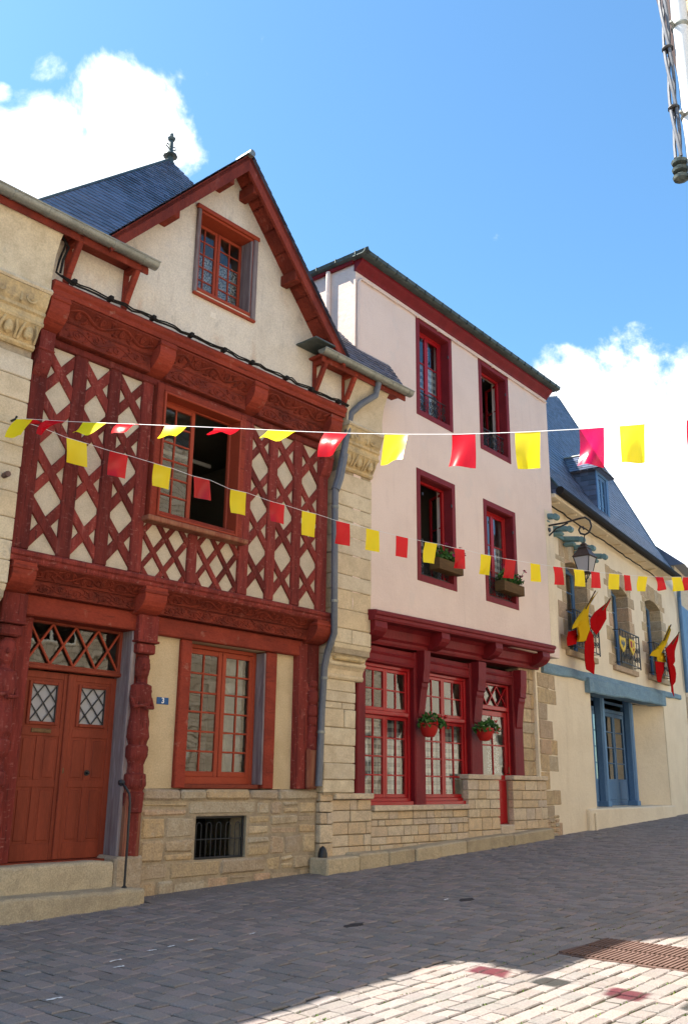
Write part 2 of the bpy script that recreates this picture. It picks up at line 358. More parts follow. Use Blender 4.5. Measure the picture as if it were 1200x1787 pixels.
joint = T('paving_joint', (.06, .052, .044), (.065, .08, .03), 2.3, .5, r=1, bump=.01, bs=80)
asph = T('street_bed', (.30, .25, .225), (.26, .215, .195), 1.5, .7, r=.95, bump=.006, bs=70)
opp_stone = T('sunlit_rubble', (.76, .66, .52), (.60, .51, .39), 2.5, .8, r=.95, bump=.02, bs=14, stains=[((.72, .64, .52), 5, .5, .62, .8, (1, 1, 2.2)), ((.26, .21, .15), 7, .60, .68, .8, (1, 1, 2.6))])
opp_render = T('pale_render', (.78, .71, .59), (.72, .65, .53), 1.2, .6, r=.95, bump=.004, bs=40)
def add_courses(m):
    # rubble courses for walls only seen mirrored in the panes
    nt = m.node_tree; N = nt.nodes; bs_ = N['Principled BSDF']; src = bs_.inputs['Base Color'].links[0].from_socket
    tc = N.new('ShaderNodeTexCoord'); sp = N.new('ShaderNodeSeparateXYZ'); cb = N.new('ShaderNodeCombineXYZ'); nt.links.new(tc.outputs['Object'], sp.inputs[0])
    nt.links.new(sp.outputs[0], cb.inputs[0]); nt.links.new(sp.outputs[2], cb.inputs[1])
    br = N.new('ShaderNodeTexBrick'); br.inputs['Scale'].default_value = 2.4; br.inputs['Mortar Size'].default_value = .025; br.inputs['Brick Width'].default_value = .8; br.inputs['Row Height'].default_value = .34
    br.inputs['Color1'].default_value = (1, 1, 1, 1); br.inputs['Color2'].default_value = (.80, .76, .70, 1); br.inputs['Mortar'].default_value = (.34, .30, .25, 1); nt.links.new(cb.outputs[0], br.inputs['Vector'])
    mx = N.new('ShaderNodeMix'); mx.data_type = 'RGBA'; mx.blend_type = 'MULTIPLY'; mx.inputs[0].default_value = 1; nt.links.new(src, mx.inputs[6]); nt.links.new(br.outputs[0], mx.inputs[7]); nt.links.new(mx.outputs[2], bs_.inputs['Base Color'])
add_courses(opp_stone)
white_pipe = T('white_pipe', (.72, .74, .74), (.62, .64, .65), 3, .5, r=.45, grain=.04)
sign_blue = T('enamel_blue', (.02, .09, .25), r=.3, grain=.03)
sign_white = T('enamel_white', (.8, .8, .8), r=.35, grain=0)
brass = T('dull_brass', (.16, .10, .055), (.08, .055, .035), 12, .7, r=.45, metal=.7)
litter_m = T('litter_paper', (.75, .75, .74), r=.8, grain=.05)
smudge = T('tar_spot', (.045, .04, .04), (.07, .06, .06), 9, .6, r=.9)
moss = T('joint_moss', (.10, .17, .03), (.16, .19, .05), 8, .7, r=.9, island=True, rnd=.3)
gold = T('shield_yellow', (.66, .46, .05), r=.7, grain=.04)
shield_red = T('shield_red', (.42, .02, .02), r=.7, grain=.04)

def glass_mat(name, tint=(.93, .96, .96), ior=1.55):
    m = bpy.data.materials.new(name); m.use_nodes = True; nt = m.node_tree; N = nt.nodes; N.clear()
    o = N.new('ShaderNodeOutputMaterial'); mx = N.new('ShaderNodeMixShader'); fr = N.new('ShaderNodeFresnel'); fr.inputs[0].default_value = ior
    t = N.new('ShaderNodeBsdfTransparent'); t.inputs[0].default_value = (*tint, 1); g = N.new('ShaderNodeBsdfGlossy'); g.inputs['Roughness'].default_value = .015
    n = N.new('ShaderNodeTexNoise'); n.inputs['Scale'].default_value = 2.2; n.inputs['Detail'].default_value = 1; tc = N.new('ShaderNodeTexCoord')
    b = N.new('ShaderNodeBump'); b.inputs['Distance'].default_value = .004; nt.links.new(tc.outputs['Object'], n.inputs['Vector'])
    nt.links.new(n.outputs[0], b.inputs['Height']); nt.links.new(b.outputs[0], g.inputs['Normal'])
    ge = N.new('ShaderNodeNewGeometry'); iv = N.new('ShaderNodeMath'); iv.operation = 'SUBTRACT'; iv.inputs[0].default_value = 1.0; nt.links.new(ge.outputs['Backfacing'], iv.inputs[1])
    mu = N.new('ShaderNodeMath'); mu.operation = 'MULTIPLY'; mu.use_clamp = True; nt.links.new(fr.outputs[0], mu.inputs[0]); nt.links.new(iv.outputs[0], mu.inputs[1])
    m3 = N.new('ShaderNodeMath'); m3.operation = 'MULTIPLY'; m3.use_clamp = True; nt.links.new(mu.outputs[0], m3.inputs[0]); m3.inputs[1].default_value = 1.9
    nt.links.new(m3.outputs[0], mx.inputs[0]); nt.links.new(t.outputs[0], mx.inputs[1]); nt.links.new(g.outputs[0], mx.inputs[2]); nt.links.new(mx.outputs[0], o.inputs[0])
    return m
glass = glass_mat('window_glass')
def cloth_mat(name, col, alpha, pattern=None, tr=.5):
    # thin cloth: part diffuse, part translucent, part see-through; the pattern is woven or printed
    m = bpy.data.materials.new(name); m.use_nodes = True; nt = m.node_tree; N = nt.nodes; K2 = nt.links; N.clear()
    o = N.new('ShaderNodeOutputMaterial'); d = N.new('ShaderNodeBsdfDiffuse'); t = N.new('ShaderNodeBsdfTranslucent'); x = N.new('ShaderNodeBsdfTransparent')
    m1 = N.new('ShaderNodeMixShader'); m2 = N.new('ShaderNodeMixShader'); m1.inputs[0].default_value = tr; m2.inputs[0].default_value = alpha
    K2.new(d.outputs[0], m1.inputs[1]); K2.new(t.outputs[0], m1.inputs[2]); K2.new(x.outputs[0], m2.inputs[1]); K2.new(m1.outputs[0], m2.inputs[2]); K2.new(m2.outputs[0], o.inputs[0])
    d.inputs[0].default_value = (*col, 1); t.inputs[0].default_value = (*col, 1)
    tc = N.new('ShaderNodeTexCoord')
    if pattern == 'film':
        x.inputs[0].default_value = (*[min(1, c*1.5) for c in col], 1)
        gl = N.new('ShaderNodeBsdfGlossy'); gl.inputs['Roughness'].default_value = .26; gl.inputs['Color'].default_value = (1, .97, .92, 1)
        m4 = N.new('ShaderNodeMixShader'); m4.inputs[0].default_value = .022; K2.new(m2.outputs[0], m4.inputs[1]); K2.new(gl.outputs[0], m4.inputs[2]); K2.new(m4.outputs[0], o.inputs[0])
    if pattern == 'lace':
        n = N.new('ShaderNodeTexVoronoi'); n.inputs['Scale'].default_value = 34; K2.new(tc.outputs['Object'], n.inputs['Vector'])
        r = N.new('ShaderNodeMapRange'); r.inputs[1].default_value = .15; r.inputs[2].default_value = .65; r.inputs[3].default_value = alpha+.3; r.inputs[4].default_value = alpha-.45
        K2.new(n.outputs['Distance'], r.inputs[0]); K2.new(r.outputs[0], m2.inputs[0])
    if pattern == 'gingham':
        sp = N.new('ShaderNodeSeparateXYZ'); K2.new(tc.outputs['Object'], sp.inputs[0]); tot = None
        for ax in (0, 2):
            a = N.new('ShaderNodeMath'); a.operation = 'MULTIPLY'; a.inputs[1].default_value = 7.0; K2.new(sp.outputs[ax], a.inputs[0])
            f = N.new('ShaderNodeMath'); f.operation = 'FRACT'; K2.new(a.outputs[0], f.inputs[0])
            g = N.new('ShaderNodeMath'); g.operation = 'GREATER_THAN'; g.inputs[1].default_value = .52; K2.new(f.outputs[0], g.inputs[0])
            h = N.new('ShaderNodeMath'); h.operation = 'MULTIPLY'; h.inputs[1].default_value = .5; K2.new(g.outputs[0], h.inputs[0])
            if tot is None: tot = h.outputs[0]
            else:
                s2 = N.new('ShaderNodeMath'); K2.new(tot, s2.inputs[0]); K2.new(h.outputs[0], s2.inputs[1]); tot = s2.outputs[0]
        mm = N.new('ShaderNodeMix'); mm.data_type = 'RGBA'; K2.new(tot, mm.inputs[0]); mm.inputs[6].default_value = (*col, 1); mm.inputs[7].default_value = (.10, .12, .15, 1)
        K2.new(mm.outputs[2], d.inputs[0]); K2.new(mm.outputs[2], t.inputs[0])
    return m
lace = cloth_mat('lace', (.78, .78, .76), .75, 'lace')
gingham = cloth_mat('gingham', (.75, .76, .74), .97, 'gingham', .35)
sheer = cloth_mat('sheer_curtain', (.75, .74, .68), .8)
film_red = cloth_mat('red_film', (.86, .012, .028), .68, 'film', .45)
film_yel = cloth_mat('yellow_film', (.98, .80, .02), .95, 'film', .32)
film_mag = cloth_mat('magenta_film', (.78, .006, .10), .66, 'film', .45)
cloth_red = cloth_mat('red_cloth', (.50, .010, .012), 1, None, .3)
cloth_yel = cloth_mat('yellow_cloth', (.72, .46, .02), 1, None, .3)
frosted = cloth_mat('frosted_pane', (.62, .62, .64), .9, None, .4)

# ------------------------------------------------------------------ shared builders
def pane(parent, u0, u1, z0, z1, w, m=glass, tilt=.006, poly=None):
    a, b = random.uniform(-tilt, tilt), random.uniform(-tilt, tilt); uc, zc = (u0+u1)/2, (z0+z1)/2
    q = poly or [(u0, z0), (u1, z0), (u1, z1), (u0, z1)]
    n = len(q); mb = MB(); vs = [(u, w+a*(u-uc)+b*(z-zc), z) for u, z in q]; vs += [(u, ww-.004, z) for u, ww, z in vs]
    mb.add(vs, [tuple(range(n)), tuple(range(2*n-1, n-1, -1))]+[(i, (i+1) % n, n+(i+1) % n, n+i) for i in range(n)])
    return mb.build('pane', m, parent)
def sash(parent, u0, u1, z0, z1, w, cols, rows, m, st=.06, bar=.024, th=.045, rowz=None, bottom=None, hinge=None, ang=0, name='sash', gm=glass, rail=None):
    """one glazed casement with its glazing bars; panes are its sub-parts' neighbours under the window"""
    def turn(mb):
        if hinge is None: return mb
        ca, sa = math.cos(ang), math.sin(ang); out = []
        for u, ww, z in mb.v:
            du, dw = u-hinge, ww-w; out.append((hinge+du*ca-dw*sa, w+du*sa+dw*ca, z))
        mb.v = out; return mb
    bt = bottom or st
    mb = MB()
    mb.cbox(u0, u0+st, w-th, w, z0, z1, .006).cbox(u1-st, u1, w-th, w, z0, z1, .006)
    mb.cbox(u0+st, u1-st, w-th, w-.002, z0, z0+bt, .006).cbox(u0+st, u1-st, w-th, w-.002, z1-st, z1, .006)
    iu0, iu1, iz0, iz1 = u0+st, u1-st, z0+bt, z1-st
    us = [iu0+(iu1-iu0)*i/cols for i in range(cols+1)]; zl = rowz or [iz0+(iz1-iz0)*i/rows for i in range(rows+1)]
    for x in us[1:-1]: mb.cbox(x-bar/2, x+bar/2, w-th+.006, w-.006, iz0, iz1, .005)
    for z in zl[1:-1]: mb.cbox(iu0, iu1, w-th+.008, w-.008, z-bar/2, z+bar/2, .005)
    turn(mb).build(name, m, parent)
    for i in range(cols):
        for k in range(len(zl)-1):
            mm = MB(); a, b = random.uniform(-.006, .006), random.uniform(-.008, .008)
            q = [(us[i], zl[k]), (us[i+1], zl[k]), (us[i+1], zl[k+1]), (us[i], zl[k+1])]; uc, zc = (us[i]+us[i+1])/2, (zl[k]+zl[k+1])/2
            vs = [(u, w-th/2+a*(u-uc)+b*(z-zc), z) for u, z in q]; vs += [(u, ww-.004, z) for u, ww, z in vs]
            mm.add(vs, [(0, 1, 2, 3), (7, 6, 5, 4), (0, 4, 5, 1), (1, 5, 6, 2), (2, 6, 7, 3), (3, 7, 4, 0)])
            turn(mm).build('pane', gm, parent)
def worn_slab(u0, u1, w0, w1, z0, z1, r=.05, n=16, j=.008):
    """stone slab with a rounded, unevenly worn nose"""
    mb = MB(); vs = []; K8 = 5
    for i in range(n+1):
        t = i/n; e = .02 if i in (0, n) else 0; u = u0+(u1-u0)*t; dz_, dw_ = random.uniform(-j, j), random.uniform(-j, j)
        ring = [(w0, z0), (w1-e+dw_, z0)]+[(w1-e+dw_-r+r*math.cos(PI/2*k/K8)+random.uniform(-j, j)*.4, z1-e+dz_-r+r*math.sin(PI/2*k/K8)) for k in range(K8+1)]+[(w0, z1-e)]
        vs += [(u, a, b) for a, b in ring]
    m = K8+4
    mb.add(vs, [(m*i+k, m*i+(k+1) % m, m*i+m+(k+1) % m, m*i+m+k) for i in range(n) for k in range(m)], True); mb.add(vs[:m], [tuple(range(m))]); mb.add(vs[-m:], [tuple(range(m))]); return mb
def rubble(u0, u1, zl, holes, gap=.022):
    out = []
    for (a, b, c, d) in rows_of(u0, u1, zl, .26, .60, holes, 0):
        r = random.random(); parts = [(a, b, c, d)]
        if r < .34: m = c+(d-c)*random.uniform(.38, .62); parts = [(a, b, c, m), (a, b, m, d)]
        elif r < .5 and b-a > .4: m = a+(b-a)*random.uniform(.35, .65); k = c+(d-c)*random.uniform(.4, .6); parts = [(a, m, c, d), (m, b, c, k), (m, b, k, d)]
        elif r < .6 and b-a > .45: m = a+(b-a)*random.uniform(.4, .6); parts = [(a, m, c, d), (m, b, c, d)]
        out += [(x+gap/2, y-gap/2, z+gap/2, w-gap/2) for x, y, z, w in parts]
    return out
def frame4(u0, u1, z0, z1, w0, w1, t, c=.008, tb=None):
    tb = t if tb is None else tb
    return MB().cbox(u0, u0+t, w0, w1, z0, z1, c).cbox(u1-t, u1, w0, w1, z0, z1, c).cbox(u0+t, u1-t, w0, w1-.002, z1-t, z1, c).cbox(u0+t, u1-t, w0, w1-.002, z0, z0+tb, c)
def curtain(parent, u0, u1, z0, z1, w, m, amp=.018, fold=.09, name='curtain'):
    n = max(6, int((u1-u0)/.02)); vs = []
    for i in range(n+1):
        u = u0+(u1-u0)*i/n; ww = w+amp*math.sin(u/fold*2*PI)+amp*.5*math.sin(u/fold*3.1)
        vs += [(u, ww, z0), (u, ww*1.0, z1)]
    mb = MB(); mb.add(vs, [(2*i, 2*i+2, 2*i+3, 2*i+1) for i in range(n)], True); return mb.build(name, m, parent, sharp=180)
def rows_of(u0, u1, zl, wmin, wmax, holes=(), gap=.014):
    out = []
    for k in range(len(zl)-1):
        a, b = zl[k], zl[k+1]; segs = [(u0, u1)]
        for h in holes:
            if h[2] < (a+b)/2 < h[3]:
                new = []
                for x, y in segs:
                    if h[1] <= x or h[0] >= y: new.append((x, y)); continue
                    if h[0]-x > .05: new.append((x, h[0]))
                    if y-h[1] > .05: new.append((h[1], y))
                segs = new
        for x, y in segs:
            while y-x > 1e-6:
                l = random.uniform(wmin, wmax)
                if y-x-l < wmin*.8: l = y-x
                if l > wmax*1.3: l = l/2
                out.append((x+gap/2, x+l-gap/2, a+gap/2, b-gap/2)); x += l
    return out
def stones(parent, rects, w, m, depth=.10, jit=.006, c=.014, wj=.015, name='stone'):
    for (a, b, z0, z1) in rects:
        MB().cbox(a, b, w-depth, w+random.uniform(-wj, wj), z0, z1, c, jit).build(name, m, parent)
def spiral(cu, cz, w, r0, turns, sgn, n=22, ph=0):
    return [(cu+(r0*(1-.8*t/n))*math.cos(ph+sgn*2*PI*turns*t/n), w, cz+(r0*(1-.8*t/n))*math.sin(ph+sgn*2*PI*turns*t/n)) for t in range(n+1)]
def scrolls(u0, u1, z0, z1, w, r=.012, pitch=None, tiltw=0):
    """carved vine with curling tendrils and leaves in low relief"""
    mb = MB(); h = z1-z0; zc = (z0+z1)/2; pitch = pitch or h*1.5; n = max(1, round((u1-u0)/pitch)); st = (u1-u0)/n; k = 12
    mb.tube([(u0+(u1-u0)*i/(n*k), w, zc+h*.26*math.sin(PI*i/k)) for i in range(n*k+1)], r, 6)
    for i in range(n):
        s = 1 if i % 2 == 0 else -1; cu = u0+st*(i+.5)
        cu += random.uniform(-.02, .02); mb.tube(spiral(cu, zc-s*h*random.uniform(.06, .14), w+.006, h*random.uniform(.22, .31), random.uniform(1.2, 1.7), s, ph=s*PI/2+random.uniform(-.4, .4)), r*random.uniform(.7, 1.0), 6)
        mb.lathe(cu, w-.004, [(.001, zc-s*h*.1-.02), (r*1.5, zc-s*h*.1), (.001, zc-s*h*.1+.02)], 6)
        for q in (-1, 1):
            a = (cu+q*st*random.uniform(.28, .40), w, zc-s*h*.33); dz_ = random.uniform(-.03, .03); mb.beam((a[0]-q*.04, w, a[2]-dz_), (a[0]+q*.045, w+.004, a[2]+dz_), r*2.6, r*1.8, r*.8); mb.beam((a[0], w, a[2]), (a[0]+q*.02, w+.004, a[2]+s*.05), r*2, r*1.6, r*.7)
    return mb

# ================================================================== the street
def make_street():
    mb = MB(); us = [-300, -60, -30]+[x*2 for x in range(-14, 20)]+[60, 300]
    ws = [-300, -40, -6, 9, 40, 300]
    vs = [(u, w, zs(u)-.012) for u in us for w in ws]; n = len(ws)
    mb.add(vs, [(i*n+k, (i+1)*n+k, (i+1)*n+k+1, i*n+k+1) for i in range(len(us)-1) for k in range(n-1)])
    g = mb.build('street', asph, None, L, (0, 0, 0), kind='structure'); ORG[g.name] = (L, (0, 0, 0))
    jb = MB(); jb.add([(u, w, zs(u)-.009) for u in us[3:-2] for w in (-4, 8.05)], [(2*i, 2*i+2, 2*i+3, 2*i+1) for i in range(len(us)-6)]); jb.build('joint_bed', joint, g)
    GR = (.18, 1.06, 5.56, 7.46)                           # the drain
    cells = []
    def add(u0, u1, w0, w1):
        if u1 > GR[0] and u0 < GR[1] and w1 > GR[2] and w0 < GR[3]:
            # trim against the drain
            if u0 < GR[0]-.03: u1 = GR[0]
            elif u1 > GR[1]+.03: u0 = GR[1]
            elif w0 < GR[2]-.03: w1 = GR[2]
            elif w1 > GR[3]+.03: w0 = GR[3]
            else: return
        cells.append((u0, u1, w0, w1))
    u = -7.0; k = 0
    while u < 24:                                         # courses laid across the street
        du = .163*random.uniform(.97, 1.03); lo = -.3 if u < 3.5 else (.2 if u < 9 else -4.2)
        w_end = 5.0; w = lo-.05-(k % 2)*.11+random.uniform(-.02, .02)
        while w < w_end:
            l = random.choice((.17, .20, .20, .23))*random.uniform(.95, 1.05)
            w1 = min(w+l, w_end)
            if w1-w > .05 and w1 > lo: add(u, u+du, w, w1)
            w += l
        u += du; k += 1
    w = 5.0; k = 0
    while w < 8.0:                                        # courses laid along the street beside the drain
        dw = .142; u = -7-(k % 2)*.1
        while u < 12:
            l = random.choice((.19, .22, .24, .17))*random.uniform(.95, 1.05); add(u, u+l, w, w+dw); u += l
        w += dw; k += 1
    # which are in the picture and how near
    inv = CAMROT.transposed(); inf = []
    for c in cells:
        p = L.pt((c[0]+c[1])/2, (c[2]+c[3])/2, zs((c[0]+c[1])/2)); q = inv @ (p-Vector((0, 0, EYE)))
        if q.z > -.5: continue
        x, y = FPX*q.x/-q.z, -FPX*q.y/-q.z
        if abs(x) < 690 and abs(y) < 985: inf.append((-q.z, c))
    inf.sort(); rest = MB()
    def one(mb, c):
        g = .005+random.uniform(0, .0035); h = random.uniform(-.004, .004); t = .013; z0 = zs((c[0]+c[1])/2)
        a, b = random.uniform(-.004, .004), random.uniform(-.004, .004); ch = .008
        u0, u1, w0, w1 = c[0]+g, c[1]-g, c[2]+g, c[3]-g
        j = lambda: random.uniform(-.004, .004)
        co = [(u0+j(), w0+j()), (u1+j(), w0+j()), (u1+j(), w1+j()), (u0+j(), w1+j())]; uc, wc = (u0+u1)/2, (w0+w1)/2
        def Z(u, w): return zs(u)+h+a*(u-uc)/.1+b*(w-wc)/.1
        top = [(uc+(x-uc)*(1-ch/(u1-u0)*2), wc+(y-wc)*(1-ch/(w1-w0)*2)) for x, y in co]
        vs = [(x, y, Z(x, y)+t-.012) for x, y in top]+[(x, y, Z(x, y)-.012+t-.007) for x, y in co]+[(x, y, Z(x, y)-.04) for x, y in co]
        fs = [(0, 1, 2, 3)]+[(i, (i+1) % 4, 4+(i+1) % 4, 4+i) for i in range(4)]+[(4+i, 4+(i+1) % 4, 8+(i+1) % 4, 8+i) for i in range(4)]
        mb.add(vs, fs)
    for i, (d, c) in enumerate(inf):
        if i < 300:
            m = MB(); one(m, c); m.build('paver', paver, g)
        else: one(rest, c)
    rest.build('pavers', paver, g, kind='stuff')
    # tufts of green in the joints of the sunlit part
    mo = MB()
    for i in range(420):
        u = random.uniform(-5, 2); w = random.choice([5.0+.142*random.randint(0, 18), random.uniform(3.5, 8)])
        if random.random() < .6: w = max(w, 5.4)
        if GR[0]-.05 < u < GR[1]+.05 and w > GR[2]-.05: continue
        for q in range(random.randint(2, 5)):
            x, y = u+random.uniform(-.05, .05), w+random.uniform(-.008, .008); a = random.uniform(0, PI); s_ = random.uniform(.006, .013); z = zs(x)
            mo.add([(x-s_*math.cos(a), y-s_*math.sin(a), z-.012), (x+s_*math.cos(a), y+s_*math.sin(a), z-.012), (x+random.uniform(-.01, .01), y, z+random.uniform(.001, .010))], [(0, 1, 2)])
    for q in range(90):
        x, y = .28+random.gauss(0, .05), 6.95+random.gauss(0, .05); z = zs(x); s_ = .02
        x -= .12; mo.add([(x-s_, y, z), (x+s_, y+.01, z), (x+random.uniform(-.03, .03), y, z+random.uniform(.01, .05))], [(0, 1, 2)])
    tag(mo.build('moss', moss, None, L, (0, 0, 0)), 'green moss growing in the joints of the paving', 'moss', kind='stuff')
    # the drain: frame, spine and slats
    d = thing('drain_grate', 'rusty slotted drain grate set in the sunlit paving', 'drain grate', L, (.62, 6.5, zs(.62)))
    def zz(u): return zs(u)+.001
    m = MB()
    for (a, b, c_, e) in ((GR[0], GR[0]+.035, GR[2], GR[3]), (GR[1]-.035, GR[1], GR[2], GR[3]), (GR[0]+.035, GR[1]-.035, GR[2], GR[2]+.03), (GR[0]+.035, GR[1]-.035, GR[3]-.03, GR[3]), (.60, .64, GR[2]+.03, GR[3]-.03)):
        m.box(a, b, c_, e, zz(.6)-.04, zz((a+b)/2)+.003)
    m.build('frame', rust_iron, d)
    pit = MB(); pit.box(GR[0]+.01, GR[1]-.01, GR[2]+.01, GR[3]-.01, zz(.2)-.06, zz(.2)-.035); pit.build('pit', dark, d)
    n = 44; st = (GR[3]-GR[2]-.06)/n
    for i in range(n):
        for a, b in ((GR[0]+.035, .60), (.64, GR[1]-.035)):
            w0 = GR[2]+.03+st*i; mm = MB()
            mm.slab((a, w0, zz(a)-.001), (a, w0+st*.55, zz(a)-.001), (b, w0+st*.55, zz(b)-.001), (b, w0, zz(b)-.001), .012); mm.build('slat', rust_iron, d)
    return g
STREET = make_street()

def spots():
    # scraps of paper and tar spots lying on the paving, traced to where they lie
    def gp(px, py):
        z = 0
        for _ in range(12):
            r = ray(px, py); p = Vector((0, 0, EYE))+r*((z-EYE)/r.z); u, w, _z = L.inv(p); z = zs(u)+.004
        return u, w, z
    lit = [(95, 1744, .10, 'long torn white paper strip nearest the camera at lower left'), (202, 1677, .10, 'white paper strip just above a curled scrap'), (208, 1688, .08, 'curled white paper scrap just below a paper strip'), (265, 1659, .08, 'pale paper scrap in front of the lower doorstep corner'), (300, 1652, .06, 'tiny paper scrap in front of the left edge of the stone plinth'), (332, 1641, .05, 'tiny paper scrap in front of the cellar grille'), (52, 1608, .05, 'small paper scrap against the lower doorstep'), (440, 1630, .07, 'paper scrap to the left of the nearer tar spot'), (778, 1570, .10, 'paper scrap beside the farther tar spot')]
    for i, (x, y, s_, lb) in enumerate(lit):
        u, w, z = gp(x, y); m = MB(); n = 7; a0 = random.uniform(-.3, .3)
        top = []
        for k in range(n):
            t = k/(n-1)-.5; top.append((u+t*s_*1.3, w+t*s_*a0+random.uniform(-.006, .006)-.012, z+.004+random.uniform(0, .005))); 
        bot = [(p[0], p[1]+random.uniform(.012, .03), z+.003+random.uniform(0, .004)) for p in top]
        vs = top+bot; vs += [(p[0], p[1], p[2]-.001) for p in vs]; N2 = 2*n
        m.add(vs, [(k, k+1, n+k+1, n+k) for k in range(n-1)]+[(N2+k, N2+n+k, N2+n+k+1, N2+k+1) for k in range(n-1)])
        tag(m.build('paper_scrap', litter_m, None, L, (u, w, z)), lb or 'small white paper scrap on the shaded paving', 'litter', 'paper scraps on the paving')
    for i, (x, y, s_, lb) in enumerate(((617, 1614, .16, 'dark tar spot on the shaded paving nearer the camera'), (813, 1570, .17, 'dark tar spot on the shaded paving farther up the street'))):
        u, w, z = gp(x, y); m = MB(); n = 14
        ring = [(u+s_*math.cos(2*PI*k/n)*random.uniform(.5, 1.1), w+s_*.5*math.sin(2*PI*k/n)*random.uniform(.5, 1.1)) for k in range(n)]
        vs = [(a, b, zs(a)+.0065) for a, b in ring]+[(a, b, zs(a)-.01) for a, b in ring]
        m.add(vs, [tuple(range(n))]+[(k, (k+1) % n, n+(k+1) % n, n+k) for k in range(n)])
        tag(m.build('tar_spot', smudge, None, L, (u, w, z)), lb, 'tar spot')
spots()
def foot_of_walls():
    # worn mortar and dust filling the paving along the foot of the walls, with grit lying on it
    m = MB(); n = 60; vs = []
    for i in range(n+1):
        u = -.15+3.6*i/n; wo = .46+.10*math.sin(i*.7)+.07*math.sin(i*1.9+1)+random.uniform(-.03, .03); wi = -.05
        vs += [(u, wi, zs(u)+.012), (u, wo*.8, zs(u)+.010), (u, wo, zs(u)-.004)]
    m.add(vs, [(3*i+k, 3*i+3+k, 3*i+4+k, 3*i+1+k) for i in range(n) for k in range(2)], True)
    m.build('pavement_strip', asph_d, None, L, (0, 0, 0), kind='structure')
    g = MB()
    for i in range(900):
        r = random.random()
        if r < .5: u, w = random.uniform(-.1, 3.3), abs(random.gauss(0, .12))
        elif r < .8: u, w = random.uniform(3.2, 9.5), .42+abs(random.gauss(0, .10))
        else: u, w = random.uniform(-3.2, -.2), .47+abs(random.gauss(0, .10))
        s_ = random.uniform(.003, .009); z = zs(u)+.010; q = [Vector((random.uniform(-1, 1), random.uniform(-1, 1), random.uniform(0, 1)))*s_ for _ in range(4)]
        g.add([(u+a.x, w+a.y, z+a.z) for a in q], [(0, 1, 2), (0, 1, 3), (1, 2, 3), (0, 2, 3)])
    tag(g.build('grit', step_stone, None, L, (0, 0, 0)), 'loose grit along the foot of the walls', 'grit', kind='stuff')
asph_d = T('dusty_tarmac', (.215, .19, .175), (.17, .152, .145), 3, .7, r=.95, bump=.010, bs=90, grain=.22, stains=[((.27, .245, .22), 6, .56, .72, .5, (1, 1, 1))])
foot_of_walls()

